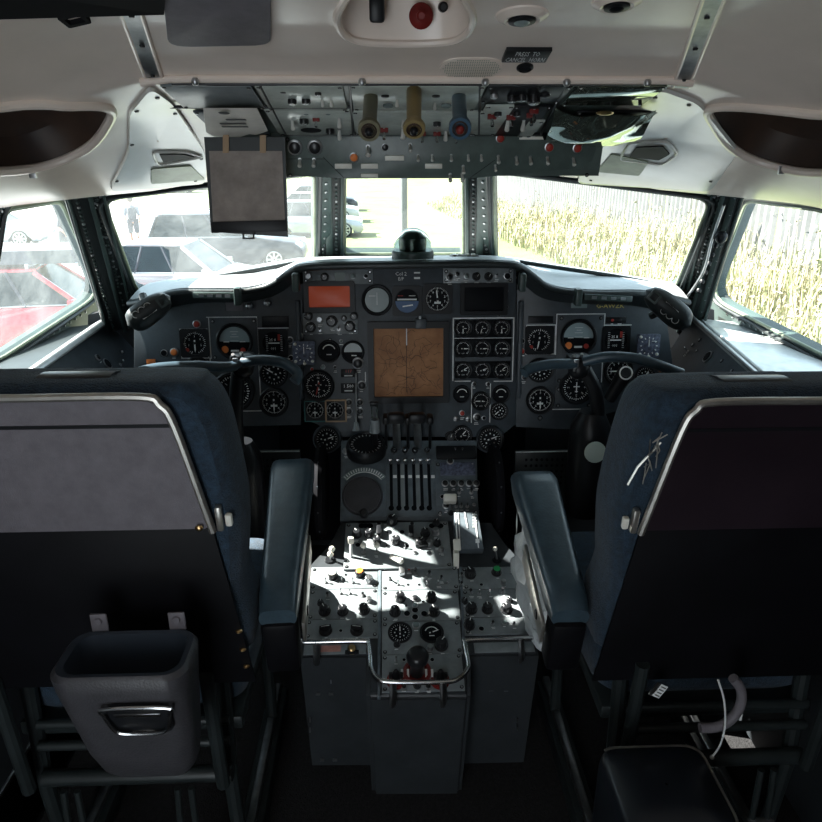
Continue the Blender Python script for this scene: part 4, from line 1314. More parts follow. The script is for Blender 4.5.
K(FP, bc, [('btn', 349, 402, 3), ('btn', 360, 402, 3), ('btn', 349, 411, 3), ('btn', 360, 411, 3), ('btn_r', 312, 369, 1.6), ('btn_g', 323, 367, 2), ('btn', 358, 363, 5), ('btn', 335, 367, 1.6), ('screwd', 330, 340, 1.6), ('btn_g', 341, 341, 1.6), ('btn', 362, 385, 4)])
b = MB('steel'); b.tube([FP.w(356, 373, .022), FP.w(356, 422, .04)], .0028, 10, 'steel'); b.cyl(FP.w(356, 422, .04), FP.w(356.3, 431, .045), .005, .011, m='panel2'); b.cyl(FP.w(356, 374, 0), FP.w(356, 373, .024), .004, m='black'); b.build('pull_rod', bc)
b = MB('mark'); pbox(b, FP, 365, 372, 366, 386, .001, 'line', .001); b.build('lettering_strip', bc)
# corner posts of the raised centre
for x in (300, 519):
    b = MB('panel'); b.fbox(FP, *FP.px(x, 350), -.01, .012, FP.rect(0, 300, 10, 400)[3], .03, 'panel', bev=.004); b.build('side_rail', bc)
for (x, y, s) in ((292, 335, -1),):
    pass
# lower round gauges on their own pods, either side of the throttles
for x, lab in ((327, 'round dial in a dark pod at the left foot of the central board'), (490, 'round dial in a dark pod at the right foot of the central board')):
    F2 = Frame(FP.w(x, 439, .012), (0, .35, 1))
    s_ = depth(F2.O) / FPX
    b = MB('panel'); b.lathe(F2.p(0, 0, -.06), F2.N, [(13 * s_, 0), (14.5 * s_, .01), (14.5 * s_, .055), (13 * s_, .062)], 32, 'panel')
    o = b.build('pod_gauge'); tag(o, lab, 'gauge')
    gg = gauge(F2, o, x, 439, 11, 'vor', 70, name='dial_ring')
    gg.location = F2.p(0, 0, .0025) - WL[o.name]

# ================================================================== GLARESHIELD
lipx = [(128, 302), (150, 298), (175, 291), (205, 290), (238, 290), (262, 286), (276, 280), (287, 272), (302, 266), (340, 264), (404, 263), (470, 262), (510, 263), (524, 267), (536, 276), (548, 285), (566, 290), (600, 292), (640, 292), (668, 296), (690, 301)]
def lipY(x): return interp([(112, 1.86), (150, 1.80), (262, 1.76), (302, 1.70), (404, 1.69), (510, 1.70), (548, 1.76), (650, 1.80), (706, 1.88)], x)
lip = smooth_path([atY(x, y, lipY(x)) for x, y in lipx], 4)
def rearpt(p):
    x = p.x
    Y = interp([(0, 2.22), (.33, 2.22), (.84, 2.0), (1.0, 1.96)], abs(x))
    z = interp([(0, 1.085), (.33, 1.085), (.84, 1.03), (1, 1.01)], abs(x))
    return V3((x * 1.0, Y - .015, z))
g = empty('glareshield', V3((0, 1.75, 1.12)), 'dark padded glareshield curving over the instrument boards', 'glareshield')
b = MB('glareshield')
b.tube([p + V3((0, .006, -.006)) for p in lip], .0085, 12, 'glareshield', flat=1, up=(0, 0, 1)); b.build('padded_lip', g)
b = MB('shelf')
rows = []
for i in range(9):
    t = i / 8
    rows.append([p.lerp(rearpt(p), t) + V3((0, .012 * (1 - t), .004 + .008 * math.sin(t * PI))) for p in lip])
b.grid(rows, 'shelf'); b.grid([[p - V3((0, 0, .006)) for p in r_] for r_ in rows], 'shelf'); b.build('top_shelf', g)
b = MB('glareshield')
def facept(p, f):
    # apron hanging behind the lip down to the boards
    q = hit(*topx(p), FP.O + FP.N * .0, FP.N)
    return V3((p.x, lerp(p.y + .015, FP.O.y + (p.z - .05 - FP.O.z) * .14, f), p.z - .010 - (.045 if abs(p.x) > .30 else .012) * f))
b.grid([[facept(p, f) for p in lip] for f in (0, .3, .6, .85)], 'glareshield'); b.build('apron', g)
# cowl pieces under the lip: hood ribs
b = MB('glareshield')
for x, y in ((238, 296), (578, 297), (296, 282), (522, 282)):
    p = atY(x, y, lipY(x) - .012); b.box(p, (.016, .03, .045), m='frame', bev=.004)
build_each(b, 'hood_bracket', g)
b = MB('seal')
for a, c_ in (((193, 291), (237, 292)), ((584, 293), (632, 295))):
    P0, P1 = atY(a[0], a[1] + 4, lipY(a[0]) - .006), atY(c_[0], c_[1] + 4, lipY(c_[0]) - .006)
    FR = Frame.make((P0 + P1) / 2, P1 - P0, (0, .1, 1))
    b.fbox(FR, 0, 0, -.008, (P1 - P0).length, .016, .012, 'frame', bev=.002)
    for k in (-.3, -.1, .1, .3): b.fbox(FR, k * (P1 - P0).length, 0, .004, .014, .008, .001, 'steel')
build_each(b, 'vent_strip', g, .02)
# curved dark tube at the windscreen foot, left and right
b = MB('frame_dark')
for pts in ([(178, 282), (215, 277), (262, 269), (300, 262)], [(520, 262), (560, 268), (620, 277), (665, 286)]):
    b.tube(smooth_path([atY(x, y, 1.95) for x, y in pts], 4), .006, 8, 'frame_dark')
build_each(b, 'defrost_duct', g)
# standby compass dome
base = atY(413, 260, 1.775) + V3((0, .02, .016))
e = empty('compass_dome', base, 'green-tinted glass compass dome on the middle of the glareshield', 'compass')
s_ = depth(base) / FPX
b = MB('frame'); b.lathe(base + V3((0, 0, -.02)), (0, 0, 1), [(20 * s_, -.01), (21 * s_, .004), (21 * s_, .022), (19.5 * s_, .026)], 40, 'frame'); b.build('base_ring', e)
b = MB('greendk'); b.lathe(base + V3((0, 0, .002)), (0, 0, 1), [(12 * s_, 0), (13 * s_, 8 * s_), (12.5 * s_, 13 * s_), (8 * s_, 18 * s_), (3 * s_, 19.5 * s_)], 30, 'greendk'); b.build('float_card', e)
b = MB('glass'); b.lathe(base + V3((0, 0, .004)), (0, 0, 1), [(18.5 * s_, 0), (18.6 * s_, 4 * s_)] + [(18.6 * s_ * math.cos(R(a)), 4 * s_ + 18.6 * s_ * math.sin(R(a))) for a in range(8, 90, 8)] + [(.0002, 22.6 * s_)], 40, 'glass'); b.build('dome', e)
# little switch block on the shelf
p = atY(464, 262, 1.86)
b = MB('black'); b.box(p + V3((0, 0, .008)), (.075, .03, .02), m='black', bev=.002)
o = b.build('switch_block'); tag(o, 'small black block with pale keys on the glareshield right of the compass dome', 'switch box')
b = MB('ivory')
for k in (-.026, -.012, .008, .024): b.box(p + V3((k, -.002, .019)), (.010, .018, .004), m='ivory'); b.box(p + V3((k, -.015, .010)), (.010, .003, .005), m='ivory')
build_each(b, 'key', o)
# map-reading pods at the two ends of the glareshield
def lamp_pod(s):
    P = [(170, 296), (128, 326)] if s < 0 else [(646, 290), (690, 326)]
    a = atY(*P[0], 1.66); c = atY(*P[1], 1.62)
    t = (c - a).normalized(); L = (c - a).length
    e = empty('map_light', c, 'black oblong map light pod at the %s end of the glareshield' % ('left' if s < 0 else 'right'), 'lamp')
    n = (CAM - (a + c) / 2); n = (n - t * n.dot(t)).normalized()
    F = Frame.make((a + c) / 2, t, n.cross(t))
    s_ = depth(F.O) / FPX
    b = MB('glareshield')
    rows = []
    for k in range(13):
        u = -1 + k / 6
        w = (1 - abs(u) ** 3.2) ** .5 if abs(u) < 1 else .02
        rows.append([F.p(u * L / 2, 13 * s_ * w * math.cos(2 * PI * j / 16) * (1 + .12 * u), 12 * s_ * w * math.sin(2 * PI * j / 16)) for j in range(16)])
    b.grid(rows, 'glareshield', closed=True); b.build('housing', e)
    b = MB('line')
    for k in range(3):
        Fk = F
        b.tube([F.p((k - .3) * 7 * s_ + 3.3 * s_ * math.cos(2 * PI * j / 14), -4.5 * s_ * (1 if s < 0 else 1) + 3.3 * s_ * math.sin(2 * PI * j / 14), 10.8 * s_) for j in range(14)], .0007, 5, 'line', closed=True)
    b.build('control_ring', e)
    b = MB('ivory' if s < 0 else 'line'); b.fbox(F, 1 * s_, 3 * s_, 10.5 * s_, 16 * s_, 1.3 * s_, .002, 'mark' if s < 0 else 'line'); b.build('marking', e)
    b = MB('seal'); b.holed([F.p(-L * .33 + x, y, 11.2 * s_) for x, y in rrect(11 * s_, 11 * s_, .003)], [[F.p(-L * .33 + x, y, 11.2 * s_) for x, y in rrect(7 * s_, 7 * s_, .002)]], F.N * .002, 'frame'); b.build('square_socket', e)
    b = MB('frame_dark'); b.tube([F.p(0, 0, 0), F.p(0, -4 * s_, -14 * s_), F.p(-4 * s_, -16 * s_, -26 * s_)], .010, 10, 'frame_dark'); b.build('stalk', e)
lamp_pod(-1); lamp_pod(1)

# ================================================================== THROTTLE QUADRANT
FM = Frame((0, 1.17, .343), (0, math.cos(R(16.7)), math.sin(R(16.7))))
q0 = FM.w(411, 521)
FQ = Frame(q0, (0, math.cos(R(44)), math.sin(R(44))))
quad = empty('throttle_quadrant', V3((FQ.O.x, FQ.O.y, .3)), 'dark grey throttle quadrant with six slots and a round trim disc', 'throttle quadrant')
b = MB('quad')
top = fpx(FQ, [(341, 521), (505, 521), (478, 470), (474, 440), (341, 440)])
b.prism(fpx(FQ, [(340, 521), (478, 521), (477, 440), (341, 440)]), -FQ.N * .25, 'quad', bev=.004); b.build('housing', quad)
plate(FQ, quad, 345, 462, 386, 517, 'quad', 'trim_panel', .003, False); plate(FQ, quad, 387, 462, 433, 517, 'quad', 'lever_panel', .003, False); plate(FQ, quad, 436, 462, 477, 516, 'quad', 'fuel_panel', .004)
b = MB('dial'); c = MB('ivory'); d = MB('quad')
for k in range(6):
    x = 391.3 + k * 7.6 - 1 * (k > 2) * 0
    pbox(b, FQ, x - 1.5, 464, x + 1.5, 508, .001, 'dial', .0028)
    b.lathe(FQ.w(x, 508, .0028), FQ.N, [(2.9 * FQ.scale(x, 508), 0), (2.7 * FQ.scale(x, 508), .001)], 12, 'dial')
    pbox(c, FQ, x + 1.8, 475.5, x + 5.4, 478.5, .001, 'mark', .003)
    if k < 5: pbox(d, FQ, x + 2, 464, x + 5.6, 510, .004, 'panel2' if k % 2 else 'quad', -.0005)
b.build('lever_slot', quad); c.build('index_mark', quad); d.build('slot_rib', quad)
# disc
b = MB('black'); u, v = FQ.px(362.5, 497); s_ = FQ.scale(362, 497)
b.lathe(FQ.p(u, v, .002), FQ.N, [(20 * s_, 0), (20.5 * s_, .008), (19.5 * s_, .014), (18.5 * s_, .014), (18 * s_, .011), (6 * s_, .012), (1 * s_, .0125)], 48, 'bin'); b.build('trim_disc', quad)
b = MB('knob'); b.lathe(FQ.w(364, 514, .003), FQ.N, [(4.5 * s_, 0), (4 * s_, .014), (3 * s_, .016)], 16, 'knob'); b.build('rotary_knob', quad)
# curved stabiliser scale
b = MB('greyface'); cu, cv = FQ.px(364, 494)
def arcband(b, F, cu, cv, r0, r1, a0, a1, n, h, m):
    A = [R(lerp(a0, a1, k / 20)) for k in range(21)]
    b.prism([F.p(cu + r0 * math.cos(a), cv + r0 * math.sin(a) * 1.0, n) for a in A] + [F.p(cu + r1 * math.cos(a), cv + r1 * math.sin(a), n) for a in reversed(A)], F.N * h, m)
arcband(b, FQ, cu, cv, 22 * s_, 28 * s_, 38, 142, .003, .002, 'greyface')
arcband(b, FQ, cu, cv, 22.4 * s_, 23 * s_, 40, 140, .005, .0006, 'mark')
for k in range(17):
    a = R(42 + 6 * k); b.fbox(FQ, cu + 25.5 * s_ * math.cos(a), cv + 25.5 * s_ * math.sin(a), .005, .0018, 3.2 * s_, .0006, 'mark', rot=a - PI / 2)
b.build('trim_scale', quad)['label'] = 'pale curved trim scale'
# upper dial turret
b = MB('black'); F3 = Frame(FQ.w(366, 444, .022), (0, .97, .25)); s3 = depth(F3.O) / FPX
b.lathe(F3.p(0, 0, -.05), F3.N, [(20 * s3, .022), (20.5 * s3, .040), (19 * s3, .052), (17.5 * s3, .056), (16.5 * s3, .050), (1 * s3, .050)], 40, 'black')
for k in range(24):
    a = 2 * PI * k / 24; b.fbox(F3, 14 * s3 * math.cos(a), 14 * s3 * math.sin(a), -.0, .0015, .006, .0008, 'line', rot=a - PI / 2)
b.build('dial_turret', quad)
# chrome fuel levers in two rows, throttle levers
for x, y, r_ in ((394, 450, 3.4), (405, 450, 3.4), (415, 450, 3.4), (427, 450, 3.0)):
    b = MB('chrome'); p = FQ.w(x, y, .03); b.sphere(p, r_ * depth(p) / FPX, 'knob', 12); b.sphere(p + V3((0, -.006, .004)), r_ * .55 * depth(p) / FPX, 'chrome', 8); b.cyl(FQ.w(x, y + 4, 0), p, .003, m='chrome'); b.build('lever', quad)
for k in range(6):
    x = 390 + k * 7.6
    b = MB('chrome'); p = FQ.w(x, 460, .022); b.sphere(p, 2.6 * depth(p) / FPX, 'chrome', 10, (1, .7, .7)); b.cyl(FQ.w(x + 1, 464, 0), p, .0028, m='steel'); b.build('lever', quad)
for x in (397, 418):
    e_ = MB('steel'); a = FQ.w(x, 446, .02); c_ = atY(x - 1, 420, 1.70)
    e_.tube([a, a.lerp(c_, .5) + V3((0, -.01, .0)), c_], [.012, .013, .011], 8, 'steel', flat=.6)
    e_.box(c_ + V3((0, -.005, .008)), (.045, .03, .028), m='black', bev=.008); e_.build('throttle_lever', quad)
for x in (386, 408, 430):
    b = MB('black'); p = atY(x, 419, 1.72); b.box(p, (.018, .04, .022), m='black', bev=.006); b.cyl(p, FQ.w(x, 448, .0), .004, m='black'); b.build('latch_lever', quad)
for x, y in ((374, 404),):
    b = MB('chrome'); p = atY(x, y, 1.74); q = atY(x + 1, 432, 1.70); b.tube([p + V3((-.007, 0, 0)), q + V3((-.006, 0, .03))], .0018, 6, 'chrome'); b.tube([p + V3((.007, 0, 0)), q + V3((.006, 0, .03))], .0018, 6, 'chrome'); b.cyl(q + V3((0, 0, .035)), q, .012, .014, m='panel2'); b.box(p, (.022, .01, .012), m='black', bev=.002); b.cyl(q, FQ.w(375, 446, 0), .008, m='black'); b.build('gear_lever', quad)
K(FQ, quad, [('btn', 445, 484, 3), ('btn', 453, 484, 3), ('btn', 461, 484, 3), ('btn', 469, 484, 3), ('btn', 476, 484, 3), ('tog', 459, 493, 1.6), ('tog', 471, 493, 1.8), ('btn', 446, 506, 3.2), ('tog', 456, 507, 1.5), ('tog', 461, 507, 1.5), ('tog', 467, 507, 1.5), ('screw', 474, 505, 2), ('screw', 440, 515, 1.6), ('hole', 442, 497, 2.2), ('tog', 455, 453, 1.8), ('tog', 462, 453, 1.8), ('btn', 450, 462, 3), ('knob_s', 343 + 3, 452, 3)], n=.004)
b = MB('placard'); pbox(b, FQ, 440, 463, 475, 476, .002, 'placard', .004, bev=.0005); b.build('data_plate', quad)
b = MB('black'); pbox(b, FQ, 436, 447, 476, 460, .012, 'black', .0, bev=.003); b.build('switch_strip', quad)
# white flap lever head
b = MB('ivory'); p0 = FQ.w(450, 499, .035); b.box(p0, (.034, .022, .03), FQ.m3, 'ivory', bev=.004)
fl = b.build('flap_lever'); tag(fl, 'flap lever with an ivory block handle on the right of the quadrant', 'lever')
b = MB('steel'); b.cyl(p0, FQ.w(451, 513, .002), .004, m='steel'); b.build('shaft', fl)
b = MB('black'); b.lathe(FQ.w(451, 513, .0045), FQ.N, [(.008, 0), (.005, .01)], 12, 'black'); b.build('boot', fl)

# trim wheels either side
for x, lab in ((322, 'left'), (494, 'right')):
    cpos = hit(x, 490, (0, 1.72, 0), V3((0, 1, 0)))
    e = empty('trim_wheel', cpos, 'dark %s trim wheel beside the throttle quadrant' % lab, 'wheel')
    b = MB('black'); r_ = .125
    X = V3((1, 0, 0))
    b.lathe(cpos - X * .012, X, [(r_ - .02, 0), (r_, .002), (r_ + .004, .012), (r_, .022), (r_ - .02, .024)], 48, 'blackm'); b.build('rim', e)
    b = MB('black'); b.lathe(cpos - X * .005, X, [(r_ - .015, 0), (r_ - .015, .01)], 32, 'black'); b.build('disc', e)
    b = MB('line')
    for k in range(12):
        a = 2 * PI * k / 12; b.box(cpos + V3((0, math.cos(a), math.sin(a))) * (r_ + .0035), (.003, .004, .004), m='panel')
    b.build('index_mark', e)

# ================================================================== CENTRE PEDESTAL
ped = empty('centre_pedestal', V3((0.01, 1.4, 0)), 'grey centre pedestal packed with radio control panels and knobs', 'pedestal')
b = MB('quad')
body = [(300, 652), (309, 566), (341, 545), (343, 521), (480, 521), (500, 545), (527, 566), (539, 650), (470, 650), (471, 697), (366, 697), (366, 652)]
# side boxes
def down(px, n=0):
    return FM.w(*px, n)
L0, L1, L2, L3 = down((301, 657)), down((367, 657)), down((472, 657)), down((538, 655))
def leanbox(b, ps, ytop, floor_off, m):
    pass
def shoulders(s):
    pts = [(300, 656), (307, 566), (330, 548), (341, 521), (411, 521), (411, 656)] if s < 0 else [(411, 656), (411, 521), (492, 521), (503, 545), (528, 566), (539, 654)]
    top_ = [FM.w(x, y) for x, y in pts]
    bot = []
    for p in top_:
        t_ = (p.z) / .34
        bot.append(V3((p.x * .985, p.y + .05 * (1 if p.y < 1.35 else 0), 0)))
    b = MB('pedbox')
    i = b.idx('pedbox')
    A = [b.bm.verts.new(p) for p in top_]; B = [b.bm.verts.new(p) for p in bot]
    b.face(A, i); b.face(list(reversed(B)), i)
    for k in range(len(A)): b.face([A[k], B[k], B[(k + 1) % len(A)], A[(k + 1) % len(A)]], i)
    es = [e_ for e_ in b.bm.edges if all(v.co.z > .2 for v in e_.verts)]
    bmesh.ops.bevel(b.bm, geom=es, offset=.006, segments=2, affect='EDGES', clamp_overlap=True)
    return b
shoulders(-1).build('side_housing', ped, smooth=30); shoulders(1).build('side_housing', ped, smooth=30)
b = MB('pedbox')
pts = [(366, 697), (366, 560), (470, 560), (471, 697)]
top_ = [FM.w(x, y, .006) for x, y in pts]
bot = [V3((p.x * .96, p.y + (.065 if p.y < 1.3 else 0), 0)) for p in top_]
i = b.idx('pedbox')
A = [b.bm.verts.new(p) for p in top_]; B = [b.bm.verts.new(p) for p in bot]
b.face(A, i); b.face(list(reversed(B)), i)
for k in range(4): b.face([A[k], B[k], B[(k + 1) % 4], A[(k + 1) % 4]], i)
bmesh.ops.bevel(b.bm, geom=[e_ for e_ in b.bm.edges if not all(v.co.z < .01 for v in e_.verts)], offset=.010, segments=3, affect='EDGES', clamp_overlap=True)
b.build('centre_housing', ped, smooth=30)
# stitched fasteners on the front faces
b = MB('steel')
def on_front(x, y, Yf): return atY(x, y, Yf)
for x, y, Yf in ((391, 735, 1.178), (404, 735, 1.178), (428, 735, 1.178), (441, 735, 1.178)):
    b.box(atY(x, y, Yf), (.010, .004, .0025), m='steel')
for x, y in ((318, 694), (331, 694), (322, 760), (335, 760), (491, 690), (506, 690)):
    b.box(atY(x, y, 1.262), (.010, .006, .0025), m='steel')
for x, y in ((331, 672), (331, 681), (310, 720), (310, 730), (517, 720), (517, 728)):
    b.box(atY(x, y, 1.262), (.0025, .006, .010), m='steel')
build_each(b, 'staple', ped)
# module plates
def mod(x0, y0, x1, y1, m='panel2', **k): return plate(FM, ped, x0, y0, x1, y1, m, 'radio_control_panel', .006, True, n=k.get('n', .006), pts=k.get('pts'))
ZN = .012
mU = mod(345, 527, 450, 573, n=.012); ZU = .018
K(FM, mU, [('hole', 366, 531, 4), ('hole', 362, 531, 4), ('hole', 370, 531, 4), ('hole', 432, 531, 4), ('hole', 440, 531, 4), ('knob', 392, 527, 5), ('knob', 436, 529, 3.4), ('btn', 379, 529, 2.2), ('btn', 412, 529, 2),
           ('knob', 357, 540, 4.2), ('knob', 369, 540, 4), ('hole', 389, 537, 3), ('hole', 402, 537, 3), ('knob', 425, 539, 4.2), ('knob_s', 435, 538, 3.6),
           ('hole', 358, 550, 3), ('knob', 377, 547, 4), ('hole', 388, 551, 2.4), ('knob', 396, 547, 4.6), ('hole', 406, 551, 2.6), ('knob', 420, 549, 4.6), ('knob_s', 429, 549, 3.4), ('knob', 437, 549, 3.4), ('knob_s', 441, 555, 2.8),
           ('ball', 364, 557, 2.7), ('ball', 377, 557, 2.7), ('screw', 415, 558, 2.6), ('hole', 429, 558, 3), ('screwd', 348, 566, 1.6), ('tog', 405, 553, 1.4)], n=ZU)
for x, y, w_, h_ in ((379, 538, 5, 9), (411, 538, 5, 9)):
    b = MB('black'); pbox(b, FM, x - w_ / 2, y - h_ / 2, x + w_ / 2, y + h_ / 2, .016, 'knob', ZU, bev=.003); b.build('rocker_switch', mU)
b = MB('knob'); pbox(b, FM, 415, 545, 428, 553, .012, 'knob', ZU, bev=.003); b.build('drum_knob', mU)
b = MB('ivory'); p = FM.w(396, 556, ZU + .018); q = FM.w(401, 561, ZU + .022); b.cyl(p - V3((.012, 0, 0)), q, .0065, .0075, m='ivory'); b.sphere(q, .0075, 'ivory', 10); b.cyl(p, FM.w(395, 556, ZU), .003, m='steel'); b.build('lever', mU)['label'] = 'cream bent lever'
# white quick lever, far left of upper module and left shoulder
b = MB('ivory'); p = FM.w(351, 540, ZU + .045); b.box(p, (.014, .012, .016), m='ivory', bev=.002); b.cyl(p, FM.w(351, 557, ZU), .0028, .004, m='line'); b.build('lever', mU)['label'] = 'white block-headed lever'
b = MB('ivory'); p = FM.w(332, 549, .04); b.sphere(p, .0075, 'ivory', 12); b.sphere(p + V3((-.004, -.004, -.012)), .008, 'ivory', 12); b.cyl(p, FM.w(331, 560, 0), .003, m='steel'); b.lathe(FM.w(330, 560, 0), FM.N, [(.014, 0), (.011, .004)], 14, 'black'); b.build('lever', ped)['label'] = 'cream-headed lever on the left shoulder'
b = MB('steel'); p = FM.w(495, 549, .035); b.sphere(p, .006, 'ivory', 12); b.cyl(p, FM.w(497, 560, 0), .0025, m='steel'); b.lathe(FM.w(497, 560, 0), FM.N, [(.012, 0), (.009, .004)], 14, 'black'); b.build('lever', ped)['label'] = 'small lever on the right shoulder'
# left column
m1 = mod(311, 570, 378, 592); m2 = mod(309, 592.5, 378, 622); m3 = mod(306, 622.5, 378, 641)
K(FM, m1, [('knob_w', 333, 580, 4.6), ('knob_o', 360, 578, 4.4), ('tog', 326, 586, 1.5), ('tog', 342, 584, 1.3), ('tog', 353, 586, 1.5), ('knob_s', 369, 584, 4), ('hole', 346, 578, 1.5)], n=ZN)
K(FM, m2, [('togd', 328, 599, 2), ('tog', 341, 597, 1.5), ('tog', 350, 597, 1.5), ('togd', 363, 599, 2), ('knob', 321, 607, 3), ('knob_s', 369, 604, 3), ('knob', 325, 615, 5.2), ('knob', 343, 615, 5), ('knob', 364, 614, 5.2)], n=ZN)
K(FM, m3, [('wing', 326, 634, 5.4, 10), ('wing', 357, 634, 5.4, -8), ('hole', 341, 634, 2)], n=ZN)
# centre column
c1 = mod(382, 570, 458, 593); c2 = mod(382, 593.5, 459, 624); c3 = mod(382, 624.5, 461, 657); c4 = mod(382, 657.5, 463, 694)
K(FM, c1, [('togd', 390, 583, 1.6), ('tog', 398, 588, 1.3), ('togd', 415, 575, 2), ('tog', 427, 588, 1.3), ('togd', 429, 578, 2.2), ('tog', 438, 587, 1.3), ('togd', 441, 582, 1.8), ('hole', 408, 588, 1.5), ('hole', 419, 588, 1.5), ('btn_r', 409, 573, 1.2), ('screw', 447, 586, 1.8)], n=ZN)
b = MB('steel'); pbox(b, FM, 399, 573, 405, 580, .014, 'steel', ZN, bev=.002); b.build('rocker_switch', c1)
K(FM, c2, [('knob', 400, 602, 5), ('knob', 431, 602, 5), ('knob', 395, 616, 5), ('knob', 434, 616, 5), ('btn', 415, 602, 3.2), ('btn_g', 415, 609, 2.6), ('hole', 407, 617, 3.6), ('hole', 415, 613.5, 3.6), ('hole', 424, 617, 3.6), ('hole', 415, 620.5, 3.6), ('hole', 406, 609, 1.6), ('hole', 423, 605, 1.6)], n=ZN)
gauge(FM, c3, 400, 636, 10.5, 'vor', 0, name='dial_ring').location += FM.N * ZN
gauge(FM, c3, 431.5, 636, 10.5, 'arc', 70, name='dial_ring').location += FM.N * ZN
K(FM, c3, [('btn_g', 416, 629, 3.4), ('knob', 397, 648, 3), ('knob_s', 430, 652, 3.2), ('knob', 441, 649, 6)], n=ZN)
b = MB('red'); s4 = FM.scale(417, 670); u, v = FM.px(417, 676)
b.lathe(FM.p(u, v, ZN), FM.N, [(14 * s4, 0), (14 * s4, .006), (11 * s4, .008), (11 * s4, .002)], 30, 'red')
rt = b.build('red_collar', c4); rt['label'] = 'red painted collar'
for x in (396, 440):
    b = MB('red'); u2, v2 = FM.px(x, 684); b.lathe(FM.p(u2, v2, ZN), FM.N, [(9.5 * s4, 0), (9 * s4, .005), (3 * s4, .006)], 24, 'red'); b.build('red_collar', c4)['label'] = 'red painted collar'
    b = MB('knob'); b.lathe(FM.p(u2, v2, ZN + .003), FM.N, [(5 * s4, 0), (4.6 * s4, .022), (3.4 * s4, .026), (2 * s4, .034)], 18, 'knob'); b.fbox(FM, u2, v2, ZN + .012, 14 * s4, 3.4 * s4, .016, 'knob', bev=.002); b.build('rudder_trim_knob', c4)
b = MB('knob'); b.lathe(FM.p(u, v, ZN), FM.N, [(7 * s4, 0), (6.6 * s4, .045), (10.5 * s4, .05), (11 * s4, .062), (9 * s4, .07), (7.5 * s4, .072)], 30, 'knob'); b.build('rudder_trim_knob', c4)
b = MB('mark')
for x in (402, 408, 426, 432): pbox(b, FM, x - 1.2, 674, x + 1.2, 682, .0006, 'mark', ZN + .006)
b.build('white_marking', c4)
K(FM, c4, [('btn', 404, 690, 2.6), ('knob', 417, 689, 3.4), ('btn', 428, 690, 2.6), ('hole', 404, 663, 2), ('hole', 432, 663, 2.4), ('tog', 396, 664, 1.4)], n=ZN)
# right column
r1 = mod(462, 570, 528, 592); r2 = mod(463, 592.5, 531, 620); r3 = mod(464, 620.5, 534, 637)
K(FM, r1, [('knob', 470, 578, 5), ('knob_g', 496, 576, 4.4), ('togd', 461, 579, 1.8), ('togd', 461, 588, 1.8), ('knob_s', 503, 586, 2.6), ('screw', 510, 575, 1.6), ('hole', 481, 588, 2)], n=ZN)
K(FM, r2, [('togd', 470, 596, 2.2), ('tog', 479, 597, 1.5), ('tog', 489, 597, 1.5), ('togd', 502, 595, 2.6), ('knob', 464, 605, 3), ('knob', 509, 604, 2.8), ('knob', 471, 613, 5.2), ('knob', 487, 613, 5), ('knob', 506, 613, 5.2)], n=ZN)
K(FM, r3, [('knob', 469, 629, 5), ('hole', 481, 632, 3), ('togd', 492, 627, 1.8), ('btn_g', 504, 626, 2.4), ('togd', 513, 628, 1.8), ('screw', 525, 625, 1.6)], n=ZN)
for x0, y0, x1, y1 in ((378.4, 569, 381.6, 700), (459, 569, 462, 640)):
    b = MB('steel'); b.prism([FM.w(x0, y0, .004), FM.w(x1, y0, .004), FM.w(x1 + (3 if x0 > 400 else -1), y1, .004), FM.w(x0 + (3 if x0 > 400 else -1), y1, .004)], FM.N * .010, 'quad', bev=.002); b.build('mounting_rail', ped)
# placard shelf with pink label & thumb screw (left), blank shelf (right)
b = MB('panel2'); pbox(b, FM, 304, 645, 366, 655, .003, 'panel2', .001, bev=.001); b.build('end_plate', ped)
b = MB('pink'); pbox(b, FM, 321, 647, 341, 653, .001, 'pink', .0042); b.build('pink_label', ped)['label'] = 'faded pink label'
b = MB('brass'); b.lathe(FM.w(352, 651, .004), FM.N, [(.010, 0), (.009, .012), (.006, .015)], 12, 'brass'); b.box(FM.w(352, 652, .012), (.03, .006, .006), m='black'); b.build('thumb_screw', ped)['label'] = 'brass thumb screw'
b = MB('panel2'); pbox(b, FM, 474, 643, 534, 653, .003, 'panel2', .001, bev=.001); b.build('end_plate', ped)
# flap gate housing
b = MB('panel2')
FG = Frame(FM.w(470, 550, .03), (0, math.cos(R(38)), math.sin(R(38))))
gp = fpx(FG, [(457, 549), (484, 549), (478, 512), (454, 512)])
b.prism(gp, -FG.N * .075, 'quad', bev=.003)
fg = b.build('flap_gate', ped); fg['label'] = 'sloping flap lever gate with white marks'
b = MB('mark'); 
b.prism(fpx(FG, [(457, 548), (458.2, 548), (456, 513), (455, 513)], .0005), FG.N * .001, 'mark'); b.prism(fpx(FG, [(460, 548), (460.8, 548), (458.5, 513), (457.8, 513)], .0005), FG.N * .001, 'mark')
b.prism(fpx(FG, [(467, 528), (468, 528), (465, 512), (464, 512)], .0005), FG.N * .001, 'line')
b.prism(fpx(FG, [(478, 548), (479, 548), (475, 513), (474, 513)], .0005), FG.N * .001, 'mark')
for y in (514, 517, 520, 523, 526): b.prism(fpx(FG, [(472.5, y), (476.5, y), (476.5, y + 1.2), (472.5, y + 1.2)], .0006), FG.N * .001, 'mark')
b.prism(fpx(FG, [(475.5, 539), (479.5, 539), (479.5, 543), (475.5, 543)], .0006), FG.N * .001, 'mark')
b.build('gate_marking', fg)
b = MB('ivory'); p = FG.w(457, 545, .012); b.box(p, (.018, .03, .012), FG.m3, 'ivory', bev=.003); b.box(FG.w(456, 560, .0), (.014, .02, .05), m='ivory', bev=.003); b.build('selector_tab', fg)['label'] = 'ivory selector tab'
